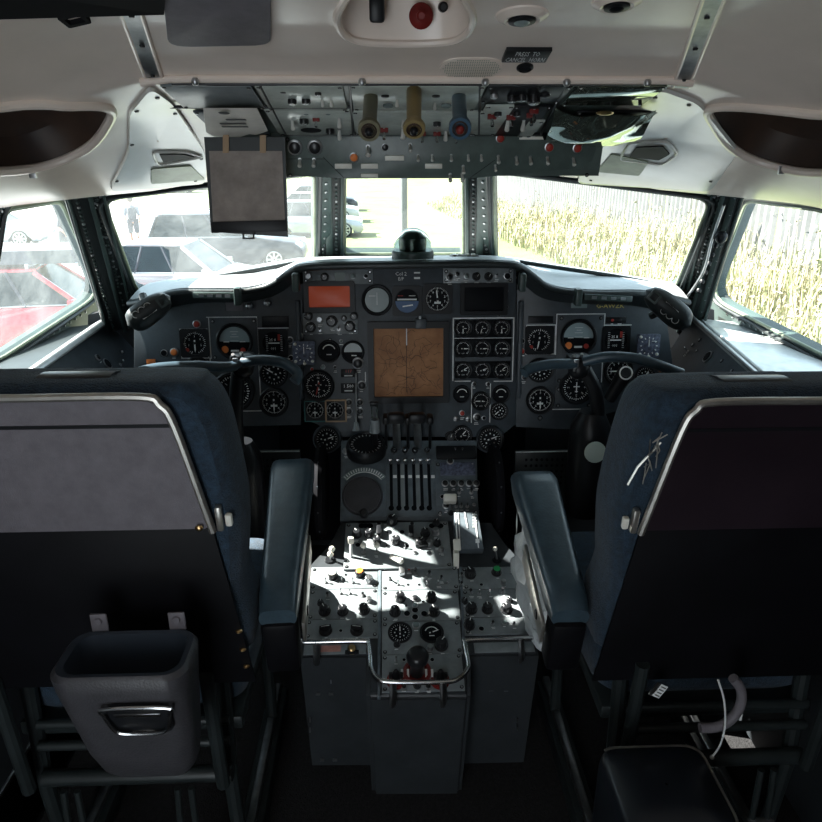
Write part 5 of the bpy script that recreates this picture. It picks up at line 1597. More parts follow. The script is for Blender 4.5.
# guard rail: chrome tube with posts
def fm(x, y, n=.045): return FM.w(x, y, n)
rail = [fm(300, 640), fm(306, 642), fm(362, 641), fm(368, 644), fm(370, 655), fm(371, 668), fm(378, 679), fm(392, 682), fm(440, 682), fm(458, 679), fm(468, 668), fm(467, 655), fm(465, 644), fm(470, 640), fm(530, 638), fm(537, 637)]
b = MB('chrome'); b.tube(smooth_path(rail, 5), .0052, 12, 'chrome')
gr = b.build('guard_rail'); tag(gr, 'bent chrome guard rail across the near end of the centre pedestal', 'rail')
for (x, y, yb) in ((317, 641, 663), (393, 682, 705), (443, 682, 705), (521, 638, 661)):
    b = MB('chrome'); a = fm(x, y)
    yy = 1.262 if yb < 670 else 1.166
    c_ = atY(x + (0), yb, yy - .006)
    b.tube(smooth_path([a, a.lerp(c_, .5) + V3((0, -.012, -.004)), c_], 5), .006, 10, 'steel', flat=1.4); b.sphere(c_ + V3((0, -.003, 0)), .004, 'chrome', 8); b.build('rail_bracket', gr)

# ================================================================== CONTROL COLUMNS
def column(s):
    e = empty('control_column', V3((.52 * s, 1.55, 0)), 'dark control wheel and column in front of the %s seat' % ('left' if s < 0 else 'right'), 'control wheel', 'control wheels')
    if s < 0:
        hub = atY(243, 361, 1.60); L = [(243, 364), (226, 367), (196, 366), (160, 368), (140, 372)]; Rr = [(243, 362), (262, 360), (284, 363), (298, 374), (294, 382)]; foot = [(243, 360), (238, 375), (236, 420), (240, 470), (246, 520)]
    else:
        hub = atY(578, 362, 1.60); L = [(575, 364), (552, 364), (532, 368), (524, 373)]; Rr = [(583, 362), (605, 357), (632, 358), (655, 364), (682, 374)]; foot = [(578, 362), (586, 372), (596, 395), (598, 430), (592, 480)]
    Yf = [1.60, 1.60, 1.60, 1.62, 1.66]
    b = MB('black')
    b.tube(smooth_path([atY(*q, y) for q, y in zip(foot, Yf)] , 6), [.017] * 0 or .017, 14, 'black'); b.build('column_tube', e)
    b = MB('black'); b.box(hub, (.058, .045, .040), m='black', bev=.012); b.sphere(hub + V3((0, -.01, -.014)), .026, 'black', 14); b.build('hub', e)
    b = MB('steel')
    for dx, dz in ((-.018, .022), (.002, .026)): b.cyl(hub + V3((dx, -.01, .01)), hub + V3((dx, -.02, dz)), .004, m='steel')
    b.box(hub + V3((-.012, -.028, .0)), (.012, .006, .03), m='steel', bev=.001); build_each(b, 'link', e)
    b = MB('leather')
    b.tube(smooth_path([atY(*q, 1.58 - .012 * k) for k, q in enumerate(L)], 5), .0125, 12, 'leather'); b.build('horn', e)
    b = MB('leather')
    pr = [atY(*q, 1.58 - .012 * k) for k, q in enumerate(Rr)]
    b.tube(smooth_path(pr, 5), .0125, 12, 'leather'); b.build('horn', e)
    if s > 0:
        b = MB('black'); p = atY(625, 373, 1.53)
        b.tube([atY(626, 372, 1.54), atY(618, 385, 1.56), atY(610, 398, 1.58)], [.020, .017, .015], 12, 'black'); b.build('grip', e)
        b = MB('line'); F = Frame(atY(626, 373, 1.515), (0, .25, 1)); b.tube([F.p(.0145 * math.cos(2 * PI * k / 20), .0145 * math.sin(2 * PI * k / 20), .0) for k in range(20)], .0018, 6, 'mark', closed=True); b.build('push_ring', e)['label'] = 'white ring'
        # boot and pale disc at the base
        b = MB('black'); c_ = atY(588, 455, 1.62)
        b.lathe(c_ - V3((0, 0, .16)), (0, 0, 1), [(.05, 0), (.052, .2), (.05, .24), (.03, .28)], 24, 'black'); b.build('column_boot', e)
        b = MB('paleface'); c_ = atY(595, 452, 1.55); b.lathe(c_, (0, -1, .1), [(.0265, 0), (.0265, .004), (.024, .005)], 28, 'paleface'); b.cyl(c_, c_ + V3((0, .05, 0)), .012, m='black'); b.build('round_badge', e)['label'] = 'pale green disc'
    else:
        b = MB('black'); c_ = atY(243, 470, 1.64)
        b.lathe(c_ - V3((0, 0, .2)), (0, 0, 1), [(.05, 0), (.052, .2), (.05, .24), (.03, .28)], 24, 'black'); b.build('column_boot', e)
column(-1); column(1)
# ================================================================== SEATS
def pilot_seat(s):
    cx = .53 * s
    left = s < 0
    e = empty('pilot_seat', V3((cx, 1.05, 0)), 'navy pilot seat with a grey back panel and an open bin on its back' if left else 'navy pilot seat with a back panel coloured as if in shade and torn piping, beside the plastic bag', 'pilot seat', 'pilot seats')
    FS = Frame(V3((cx, .90, 1.004 if left else .987)), (0, -.13, .99))
    def prof(half, m=1):      # mirror a half outline (u>0 side) into a closed one
        return [(u * 1, v) for u, v in half] + [(-u, v) for u, v in reversed(half)]
    if left: up = prof([(.0, .108), (.185, .108), (.218, .096), (.236, .068), (.245, .0), (.252, -.12), (.238, -.25), (.21, -.40)])
    else: up = prof([(.0, .108), (.185, .108), (.218, .096), (.236, .068), (.245, .0), (.252, -.12), (.238, -.25), (.21, -.40)])
    # padded backrest: loft of shrunken / bulged outlines
    b = MB('fabric')
    rows = []
    for n_, f, dz in ((.010, .94, 0), (0, .975, 0), (-.012, .995, -.0), (-.06, 1.005, -.014), (-.10, .99, -.02), (-.125, .95, -.02), (-.135, .89, -.02)):
        sm = smooth_path([(u * f, (v + .1) * f - .1) for u, v in up], 4, closed=True)
        rows.append([FS.p(q.x, q.y + (dz if q.y > -.1 else 0), n_ + .002 * math.sin(k * .7)) for k, q in enumerate(sm)])
    b.grid(rows, 'fabric', closed=True)
    i = b.idx('fabric')
    b.poly(list(reversed(rows[0])), 'fabric'); b.poly(rows[-1], 'fabric')
    b.build('backrest', e, smooth=60)
    # headband of smoother leather wrapped round the top
    b = MB('jump')
    for u0 in ((.04,) if left else (-.06,)):
        rows = []
        for a in range(-90, 46, 15):
            rows.append([FS.p(u0 + du, .030 + .070 * math.cos(R(a)) * 1.0, -.05 + .072 * math.sin(R(a))) for du in (-.05, -.02, .02, .05)])
        b.grid(rows, 'jump')
    build_each(b, 'headband', e, 0)
    # rear panel
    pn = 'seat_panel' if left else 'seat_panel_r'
    half = [(.0, .098), (.150, .098), (.172, .088), (.185, .058), (.212, -.112), (.0, -.112)]
    ol = [(u, v) for u, v in half[:-1]] + [(-u, v) for u, v in reversed(half[:-1])]
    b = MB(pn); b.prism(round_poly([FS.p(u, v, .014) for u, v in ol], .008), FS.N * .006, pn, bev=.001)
    bp_ = b.build('back_panel', e); bp_['label'] = 'grey back panel' if left else 'back panel with shade and reflection in its colour'
    b = MB('blackm'); b.fbox(FS, 0, .058, .020, .39, .005, .0012, 'black'); b.build('seam_strip', e)
    # aluminium rail round the top of the panel
    pth = [(-.218, -.116), (-.212, -.08), (-.189, .058), (-.175, .090), (-.150, .102), (.0, .102), (.150, .102), (.175, .090), (.189, .058), (.212, -.08), (.218, -.116)]
    b = MB('alu'); b.tube([FS.p(q.x, q.y, .022) for q in smooth_path(pth, 5)], .0056, 8, 'alu', flat=1.0)
    for u in (-.09, .06, .12): b.lathe(FS.p(u, .102, .026), FS.N, [(.003, 0), (.002, .001)], 8, 'steel')
    b.build('trim_rail', e)['label'] = 'bright metal trim rail'
    b = MB('alu')
    for q in (-1, 1): 
        b.fbox(FS, q * .228, -.096, .010, .010, .042, .012, 'alu', bev=.003)
        b.fbox(FS, q * .241, -.100, .010, .010, .020, .010, 'ivory', bev=.003)
    build_each(b, 'rail_bracket', e, .003)
    if left:
        # smaller head of a retaining hook
        b = MB('pink'); b.sphere(FS.p(.200, -.106, .026), .006, 'brass', 10, (1, .6, .8)); b.build('hook', e)
    else:
        b = MB('ivory')
        rnd = random.Random(4)
        for k in range(9):
            a = FS.p(-.212 - .002 * k, .052 - .007 * k, .014)
            b.tube([a, a + V3((rnd.uniform(-.012, .008), -.004, rnd.uniform(-.02, .012))), a + V3((rnd.uniform(-.016, .01), -.006, rnd.uniform(-.035, .016)))], .0009, 5, 'alu')
        b.tube([FS.p(-.21, .035, .012), FS.p(-.236, -.005, .012), FS.p(-.246, -.035, .012)], .0018, 6, 'alu')
        b.build('torn_piping', e)['label'] = 'frayed pale piping'
    # lower black back shell with brass studs
    lo = [(.0, -.114), (.216, -.114), (.248, -.43), (0, -.43)]
    ol = lo[:-1] + [(0, -.43)] + [(-u, v) for u, v in reversed(lo[1:-1])]
    b = MB('seat_black'); b.prism([FS.p(u, v, .012) for u, v in ol], FS.N * .005, 'seat_black', bev=.001)
    b.build('lower_shell', e)
    b = MB('brass')
    for q in (-1, 1) if left else ():
        for v in (-.315, -.355, -.392): b.sphere(FS.p(q * (.232 - (v + .315) * .05), v, .017), .0058, 'brass', 10, (1, 1, .6))
    build_each(b, 'stud', e) if left else None
    # cushion
    b = MB('fabric')
    sq = round_poly([(cx - .20, 1.03, 0), (cx + .20, 1.03, 0), (cx + .22, 1.46, 0), (cx - .22, 1.46, 0)], .05, 6)
    rows = [[V3((cx + (p.x - cx) * f, 1.23 + (p.y - 1.23) * f, z)) for p in sq] for f, z in ((.9, .43), (1.0, .455), (1.02, .50), (.99, .535), (.9, .555), (.5, .56), (.02, .56))]
    b.grid(rows, 'fabric', closed=True); b.poly(rows[0], 'fabric'); b.build('seat', e, smooth=60)
    # armrests: inner one in view, outer one mirrored
    for inner in (True,):
        if left: a, c_ = atZ(292, 455, .785), atZ(276, 606, .70)
        else: a, c_ = atZ(534, 467, .785), atZ(573, 606, .70)
        if not inner:
            a = V3((2 * cx - a.x, a.y, a.z)); c_ = V3((2 * cx - c_.x, c_.y, c_.z))
        t = (a - c_).normalized(); L = (a - c_).length
        F = Frame.make((a + c_) / 2, V3((1, 0, 0)) - t * t.x, t)
        b = MB('leather')
        rows = []
        w_ = .084; h_ = .06
        for k in range(15):
            q = k / 14
            f = 1 - .35 * max(0, abs(q - .5) * 2 - .86) / .14
            wz = lerp(.032, .047, q) if True else .04
            sec = rrect(wz * 2 * (.94 + .06 * f), h_ * f, .018, 4)
            rows.append([F.p(x, (q - .5) * L, y - h_ / 2) for x, y in sec])
        b.grid(rows, 'leather', closed=True); b.poly(rows[0], 'leather'); b.poly(rows[-1], 'leather')
        ar = b.build('armrest', e, smooth=50)
        side = 1 if (left == inner) else -1
        b = MB('tan')
        b.fbox(F, side * .040, -L * .22, -.100, .006, L * .52, .045, 'alu', bev=.001)
        b.lathe(F.p(side * .043, -L * .36, -.080), F.U * side, [(.010, 0), (.008, .002)], 14, 'black')
        b.build('side_plate', ar)['label'] = 'bare metal side plate'
        b = MB('seat_black'); b.fbox(F, 0, -L * .46, -.16, .06, .05, .12, 'seat_black', bev=.01); b.build('hinge_block', ar)
    # under-frame
    b = MB('frame_dark')
    for q in (-1, 1):
        b.tube([(cx + q * .17, 1.02, .58), (cx + q * .17, 1.00, .30), (cx + q * .17, 1.02, .06)], .014, 10, 'frame_dark')
        b.tube([(cx + q * .17, 1.42, .44), (cx + q * .17, 1.40, .06)], .014, 10, 'frame_dark')
        b.box((cx + q * .17, 1.2, .03), (.05, .62, .05), m='frame_dark', bev=.006)
        b.box((cx + q * .17, 1.2, .06), (.018, .62, .02), m='steel', bev=.003)
        b.tube([(cx + q * .17, .93, .60), (cx + q * .17, .95, .34)], .012, 10, 'frame_dark')
    build_each(b, 'leg_frame', e)
    b = MB('frame_dark')
    for z, y, r_ in ((.335, .98, .015), (.40, .99, .009), (.44, 1.0, .009)):
        b.tube([(cx - .16, y, z), (cx + .18, y, z)], r_, 12, 'frame_dark')
    build_each(b, 'cross_tube', e)
    for q in (-1, 1):
        b = MB('steel')
        x = cx + q * .10
        b.tube([(x - .012, .95, .335), (x - .018, .93, .04)], .006, 8, 'frame_dark'); b.tube([(x + .012, .95, .335), (x + .018, .93, .04)], .006, 8, 'frame_dark')
        b.box((x, .93, .13), (.045, .012, .02), m='frame_dark', bev=.003); b.box((x, .93, .02), (.07, .03, .035), m='frame_dark', bev=.004)
        b.cyl((x - .025, .94, .22), (x + .025, .94, .22), .006, m='steel'); b.build('link_leg', e)
    b = MB('frame_dark'); b.box((cx, 1.22, .42), (.40, .42, .03), m='frame_dark', bev=.006); b.build('seat_pan', e)
    if left:
        # stowage bin
        b = MB('bin')
        tx0, tx1, ty0, ty1, tz = -.512, -.330, .745, .845, .755
        def sec(x0, x1, y0, y1, z, r_):
            return [V3(((x0 + x1) / 2 + x, (y0 + y1) / 2 + y, z)) for x, y in rrect(x1 - x0, y1 - y0, r_, 5)]
        S_ = [sec(tx0 + .006, tx1 - .006, ty0 + .006, ty1, tz, .025), sec(tx0, tx1, ty0, ty1 + .002, tz - .006, .028), sec(tx0 + .002, tx1 - .002, ty0 + .002, ty1, tz - .03, .028),
              sec(tx0 + .018, tx1 - .012, ty0 + .025, ty1, tz - .16, .026), sec(tx0 + .028, tx1 - .018, ty0 + .036, ty1, tz - .200, .024), sec(tx0 + .04, tx1 - .03, ty0 + .05, ty1 - .006, tz - .222, .018)]
        b.grid(S_, 'bin', closed=True); b.poly(S_[-1], 'bin')
        I_ = [S_[0], sec(tx0 + .014, tx1 - .014, ty0 + .014, ty1 - .005, tz - .002, .022), sec(tx0 + .020, tx1 - .02, ty0 + .02, ty1 - .008, tz - .06, .022), sec(tx0 + .035, tx1 - .03, ty0 + .04, ty1 - .01, tz - .20, .02)]
        b.grid(I_, 'bin_in', closed=True); b.poly(I_[-1], 'bin_in')
        bn = b.build('stowage_bin', e, smooth=50); bn['label'] = 'dark plastic stowage bin'
        # chrome pull latch on the sloping front
        FL = Frame.make(V3((-.397, ty0 + .0075, tz - .070)), (1, 0, 0), (0, -.17, .98))
        b = MB('black'); b.prism([FL.p(x, y, .001) for x, y in rrect(.086, .060, .016)], FL.N * .002, 'black', bev=.0006); b.build('latch_recess', bn)
        b = MB('chrome')
        lp_ = [(-.040, .027), (.040, .027), (.043, .014), (.036, -.014), (.022, -.024), (-.022, -.024), (-.036, -.014), (-.043, .014)]
        b.tube([FL.p(q.x, q.y, .007) for q in smooth_path(lp_, 4, closed=True)], .0028, 8, 'chrome', closed=True)
        b.fbox(FL, 0, .012, .003, .062, .006, .004, 'chrome', bev=.001); b.fbox(FL, 0, -.026, .001, .030, .004, .003, 'chrome', bev=.001)
        b.build('latch_handle', bn)['label'] = 'chrome pull latch'
        b = MB('steel')
        for x in (-.475, -.365):
            b.box((x, ty1 + .004, tz + .012), (.024, .004, .03), m='seat_panel', bev=.003); b.lathe((x, ty1 + .002, tz + .016), (0, -1, 0), [(.006, 0), (.005, .003)], 10, 'seat_panel')
        build_each(b, 'hanger', bn)
    return e
pilot_seat(-1); pilot_seat(1)

# things under and beside the right seat
b = MB('line'); P = [atY(*q, .86) for q in ((733, 678), (741, 690), (740, 706), (730, 720), (716, 727), (700, 728))]
b.tube(smooth_path(P, 5), .0078, 12, 'seat_panel'); tag(b.build('hose'), 'grey bent hose behind the right seat', 'hose')
b = MB('line'); P = [atY(*q, .84) for q in ((718, 680), (724, 700), (725, 725), (720, 745), (712, 757))]
b.tube(smooth_path(P, 5), .0016, 6, 'line'); b.sphere(P[-1], .004, 'alu', 8); tag(b.build('wire'), 'thin pale wire looping down behind the right seat', 'wire')
b = MB('paper'); F = Frame.make(atY(660, 691, .90), (.9, 0, -.5), (.4, 0, .9)); b.fbox(F, 0, 0, 0, .013, .026, .0012, 'line'); b.fbox(F, -.012, 0, 0, .006, .026, .003, 'steel')
for k in range(4): b.fbox(F, 0, -.009 + k * .006, .0013, .009, .002, .0005, 'ink')
tag(b.build('luggage_tag'), 'small white tag hanging below the right seat back', 'tag')
# jump seat armchair in the near right corner
e = empty('jump_seat', V3((.355, .78, 0)), 'dark padded jump seat with a modelled pale edge highlight in the near right corner', 'jump seat')
b = MB('leather')
sq = round_poly([(.270, .70, 0), (.44, .70, 0), (.44, .86, 0), (.270, .86, 0)], .03, 5)
cxx, cyy = .355, .78
rows = [[V3((cxx + (p.x - cxx) * f, cyy + (p.y - cyy) * f, z)) for p in sq] for f, z in ((.96, .22), (1.0, .26), (1.0, .47), (.97, .492), (.9, .50), (.3, .503), (.02, .503))]
b.grid(rows, 'jump', closed=True); b.build('seat', e, smooth=60)
b = MB('line'); b.tube([rows[3][k] + V3((0, 0, .004)) for k in list(range(6, 21))], .0022, 6, 'alu'); b.build('piping', e)  # pale tube along the top edge stands in for a highlight
b = MB('frame_dark')
for x in (.295, .415):
    for y in (.73, .83): b.cyl((x, y, 0), (x, y, .24), .012, m='frame_dark')
build_each(b, 'leg', e)
b = MB('fabric'); F = Frame(V3((.78, .72, .45)), (0, -.1, 1))
rows = [[F.p(x * f, y * f, n_) for x, y in rrect(.26, .34, .06, 5)] for f, n_ in ((.9, .05), (1, .03), (1.0, -.03), (.9, -.05), (.1, -.055))]
b.grid(rows, 'fabric', closed=True); b.poly(rows[0], 'fabric')
cu_ = b.build('seat_cushion', None, smooth=60); cu_.location.z += .0; tag(cu_, 'navy cushion standing against the right wall', 'cushion')
# left-hand floor box edge
b = MB('frame_dark'); b.box((-.93, 1.0, .10), (.18, 1.2, .2), m='wall', bev=.01); b.box((-.84, 1.0, .2), (.01, 1.2, .01), m='steel', bev=.002)
tag(b.build('floor_duct'), 'dark boxed duct running along the left wall', 'duct')

# crumpled clear plastic bag between the right armrest and the pedestal
rnd = random.Random(11)
b = MB('bag')
c_ = atZ(534, 585, .56); rows = []
for i in range(17):
    t = i / 16; r_ = .03 + .050 * math.sin(PI * min(1, t * 1.1)) ** .7
    zc_ = lerp(.70, .40, t); row = []
    for j in range(22):
        a = 2 * PI * j / 22
        rr = r_ * (1 + .28 * math.sin(a * 3 + i * .8) * math.sin(i * .9) + rnd.uniform(-.13, .13))
        row.append(V3((c_.x + .012 + .55 * rr * math.cos(a) + .010 * t, c_.y + .02 + 1.5 * rr * math.sin(a) + .05 * (t - .5), zc_ + rnd.uniform(-.008, .008))))
    rows.append(row)
b.grid(rows, 'bag', closed=True); b.poly(rows[-1], 'bag')
tag(b.build('plastic_bag', None, smooth=25), 'crumpled clear plastic bag hanging between the right seat armrest and the pedestal', 'bag')

# ================================================================== SIDE CONSOLES
def side_console(s):
    e = empty('side_console', V3((.85 * s, 1.6, 0)), 'dark %s side console with bright metal rails below the side window' % ('left' if s < 0 else 'right'), 'console', 'side consoles')
    Z = .925
    if s > 0:
        r0, r1 = atZ(690, 318, Z), atZ(764, 384, Z); k0, k1 = atZ(704, 322, Z), atZ(790, 386, Z)
    else:
        r0, r1 = atZ(118, 315, Z), atZ(22, 384, Z); k0, k1 = atZ(100, 325, Z), atZ(-5, 388, Z)
    ext = (r1 - r0).normalized()
    r2 = r1 + ext * .33
    wallx = 1.045 * s
    b = MB('side_alu')
    # ledge between rail and wall
    b.prism([r0, r2, V3((wallx, r2.y, Z)), V3((wallx, 1.55, Z)), V3((.985 * s, 1.99, Z)), V3((r0.x + .01 * s, 2.05, Z))], (0, 0, -.012), 'side_alu' if s > 0 else 'frame_dark')
    b.build('ledge', e)['label'] = 'bright metal ledge' if s > 0 else 'dark ledge'
    b = MB('chrome')
    b.tube([r0 + V3((0, 0, .008)), r2 + V3((0, 0, .008))], .010, 8, 'side_alu', flat=.6); 
    off = V3((.022 * s, 0, 0))
    b.tube([r0 + off + V3((0, 0, .004)), r2 + off + V3((0, 0, .004))], .004, 8, 'side_alu')
    build_each(b, 'rail', e, 0)
    b = MB('black'); b.prism([r0 + off * .25 + V3((0, 0, .001)), r2 + off * .25 + V3((0, 0, .001)), r2 + off * .85 + V3((0, 0, .001)), r0 + off * .85 + V3((0, 0, .001))], (0, 0, .002), 'black'); b.build('rail_groove', e)
    # inclined console panel
    up = V3((-.10 * s, 0, -.16))
    pa, pb = r0 + V3((0, 0, -.004)), r2 + V3((0, 0, -.004))
    b = MB('panel'); b.prism([pa, pb, pb + V3((-.03 * s, 0, -.3)), pa + up * 1.6 + V3((0, -.05, 0))], (.02 * s, 0, -.01), 'panel', bev=.002)
    pn_ = b.build('console_panel', e)
    t = (pb - pa).normalized()
    U = t if s < 0 else -t
    V_ = (-up).normalized()
    F = Frame.make(pa.lerp(pb, .3) + up * .5, -t if s < 0 else t, V_)
    if F.N.dot(CAM - F.O) < 0: F = Frame.make(F.O, -F.U, V_)
    if s > 0:
        K(F, pn_, [('hole', 708, 357, 6.5), ('screwd', 693, 345, 2), ('screwd', 700, 340, 2), ('screwd', 722, 361, 2), ('screwd', 697, 351, 1.6), ('screwd', 732, 371, 2), ('tog', 688, 352, 1.6)], n=.001)
    else:
        K(F, pn_, [('hole', 107, 364, 6.), ('screwd', 122, 352, 2), ('tog', 120, 365, 1.6), ('screwd', 92, 370, 2), ('btn', 97, 358, 3)], n=.001)
    # body below
    b = MB('wall'); b.box((.93 * s, 1.45, .36), (.18, 1.0, .70), m='wall', bev=.01); b.build('cabinet', e)
    # lacing hooks along the window frame
    pl = PSR if s > 0 else PSL
    hk = [(742 + k * 12.2, 333 + k * 6.4) for k in range(7)] if s > 0 else [(78 - k * 14, 338 + k * 8) for k in range(6)]
    for x, y in hk:
        b = MB('black'); p = hit(x, y, pl[0] + pl[1] * .03, pl[1]); b.box(p, (.020, .022, .018), m='black', bev=.004); b.lathe(p + pl[1] * .008, pl[1], [(.0032, 0), (.002, .004)], 8, 'line'); b.build('lacing_hook', e)
    return e
side_console(-1); side_console(1)
# hooks up the right corner post
b = MB('black')
o = empty('lacing_strip', hit(708, 262, PLR[0] + PLR[1] * .05, PLR[1]), 'strip of dark lacing studs up the right corner post', 'strip')
for k in range(7):
    p = hit(lerp(719, 699, k / 6), lerp(236, 290, k / 6), PLR[0] + PLR[1] * .046, PLR[1])
    b.lathe(p, PLR[1], [(.007, 0), (.006, .006), (.003, .009)], 10, 'black')
p = hit(721, 237, PLR[0] + PLR[1] * .05, PLR[1]); b.sphere(p, .016, 'black', 12)
build_each(b, 'stud', o, .0)
# footwell grille and dark floor under the boards
for x0, x1, lab in ((246, 300, 'left'), (515, 578, 'right')):
    b = MB('black'); a, c_ = atY(x0, 452, 1.95), atY(x1, 452, 1.95)
    m_ = (a + c_) / 2; b.box((m_.x, 1.95, m_.z - .06), ((c_ - a).length, .02, .13), m='frame_dark', bev=.002)
    for i in range(9):
        for j in range(5): b.lathe(V3((m_.x + (i - 4) * .016, 1.938, m_.z - .06 + (j - 2) * .020)), (0, -1, 0), [(.0045, 0), (.004, .002)], 8, 'blackm')
    b.box((m_.x, 1.94, m_.z + .006), ((c_ - a).length, .004, .003), m='line')
    b.box((m_.x, 1.955, (m_.z - .12) / 2), ((c_ - a).length * .8, .02, m_.z - .12), m='frame_dark')
    tag(b.build('footwell_grille'), 'dark perforated grille deep in the %s footwell' % lab, 'grille')
# ================================================================== OUTSIDE
GZ = -2.0
M['tarmac'] = mat('pale_tarmac', (.27, .27, .265), .85, var=.12, vscale=3)
M['lawn'] = mat('lawn_green', (.085, .115, .04), .9, col2=(.15, .16, .07), vscale=.35)
M['straw'] = mat('straw_grass', (.42, .375, .26), .8, var=.3, vscale=2)
M['weed'] = mat('green_weed', (.27, .295, .15), .8, var=.35, vscale=2)
M['fence'] = mat('galvanised_fence', (.135, .14, .14), .5, var=.12, vscale=2)
M['carblk'] = mat('car_black', (.02, .025, .035), .3, coat=.1, spec=.3)
M['carwht'] = mat('car_white', (.40, .41, .42), .2, coat=.8)
M['carred'] = mat('car_red', (.40, .03, .05), .2, coat=.8)
M['carslv'] = mat('car_silver', (.35, .37, .40), .2, .5, coat=.6)
M['carglass'] = mat('car_glass', (.02, .03, .035), .15, spec=.25)
M['tyre'] = mat('tyre_rubber', (.02, .02, .02), .8)
M['alloy'] = mat('alloy_wheel', (.5, .52, .54), .3, .8)
M['lampr'] = mat('tail_lamp_red', (.55, .02, .02), .2)
M['lampw'] = mat('head_lamp', (.7, .75, .8), .1)
M['skin'] = mat('skin', (.50, .30, .22), .55)
M['shirt'] = mat('shirt_grey', (.16, .18, .22), .8)
M['shorts'] = mat('shorts_dark', (.06, .065, .08), .8)
M['hair'] = mat('hair_brown', (.05, .03, .02), .6)
M['bark'] = mat('bark', (.12, .09, .06), .9)
M['leaf'] = mat('hedge_leaf', (.06, .12, .03), .8, var=.4, vscale=3)
b = MB('tarmac'); b.prism([(-70, 3.5, GZ), (70, 3.5, GZ), (70, 140, GZ), (-70, 140, GZ)], (0, 0, -.2), 'tarmac'); structure(b.build('ground', None, smooth=0, origin=(0, 40, GZ)), 'pale tarmac car park')
b = MB('lawn'); b.prism([(-2.2, 8, GZ + .01), (30, 4, GZ + .01), (30, 139, GZ + .01), (-69, 139, GZ + .01), (-69, 62, GZ + .01), (-14, 52, GZ + .01), (-5, 34, GZ + .01)], (0, 0, .03), 'lawn'); structure(b.build('lawn', None, smooth=0, origin=(0, 40, GZ)), 'bright grass lawn')

# fence
f0, f1 = V3((6.6, 52, GZ)), V3((10.3, 2, GZ))
fe = empty('boundary_fence', f0.lerp(f1, .5), 'tall pale corrugated metal fence behind the dry weeds', 'fence')
t = (f1 - f0).normalized(); nrm = V3((t.y, -t.x, 0)); L = (f1 - f0).length
np_ = 17
for k in range(np_):
    b = MB('fence')
    a = f0 + t * (L * k / np_); w = L / np_
    pts = []
    for j in range(41):
        q = j / 40
        pts.append(a + t * (w * .97 * q) + nrm * (.035 * (1 if (j // 2) % 2 else -1)))
    b.grid([pts, [p + V3((0, 0, 4.4)) for p in pts]], 'fence'); b.grid([[p + nrm * .004 for p in pts], [p + nrm * .004 + V3((0, 0, 4.4)) for p in pts]], 'fence')
    b.build('fence_panel', fe, smooth=0)
    b = MB('fence'); b.box(a + V3((0, 0, 2.2)) - nrm * .09, (.10, .14, 4.5), m='fence', bev=.01); b.build('fence_post', fe)

# weeds
rnd = random.Random(5)
b = MB('straw')
edge = [(2, 6.6), (4, 6.9), (12, 6.6), (18, 6.2), (22, 5.4), (34, 3.9), (50, 2.6)]
ie, ig = b.idx('straw'), b.idx('weed')
for k in range(24000):
    y = 3.5 + 46 * rnd.random() ** 1.25
    x0 = interp(edge, y); x1 = lerp(9.9, 6.4, (y - 2) / 50)
    x = x0 + (x1 - x0) * rnd.random() ** .8
    h = rnd.uniform(.4, 1.15) * min(1, max(.5, 1.15 - y * .012)) * min(1, .35 + (x - x0) * .8) * (1.5 if rnd.random() < .12 else 1) * (1.0 + .45 * math.sin(x * 1.9 + y * .55) * math.sin(y * .31 + 2)) * interp([(3, 1.35), (20, 1.25), (40, .9)], y)
    a = rnd.uniform(0, 6.28); w = rnd.uniform(.006, .017) * (1 + y * .03)
    d = V3((math.cos(a), math.sin(a), 0)); n_ = V3((-d.y, d.x, 0))
    bend = rnd.uniform(.05, .4) * h
    p = V3((x, y, GZ))
    i = ie if rnd.random() < .62 else ig
    v = [b.bm.verts.new(q) for q in (p - n_ * w, p + n_ * w, p + d * bend * .35 + V3((0, 0, h * .6)) + n_ * w * .8, p + d * bend * .35 + V3((0, 0, h * .6)) - n_ * w * .8, p + d * bend + V3((0, 0, h)))]
    b.face(v[:4], i); b.face([v[3], v[2], v[4]], i)
    if rnd.random() < .25:   # seed head or leaf clump
        c_ = v[4].co
        for _ in range(3):
            q = c_ + V3((rnd.uniform(-.07, .07), rnd.uniform(-.07, .07), rnd.uniform(-.14, .05)))
            b.face([b.bm.verts.new(q + V3((rnd.uniform(-.05, .05), rnd.uniform(-.05, .05), rnd.uniform(-.05, .05)))) for _ in range(3)], i)
o = b.build('tall_weeds', None, smooth=0, fix=False); tag(o, 'tall dry grass and green weeds growing in front of the metal fence', 'grass', kind='stuff')

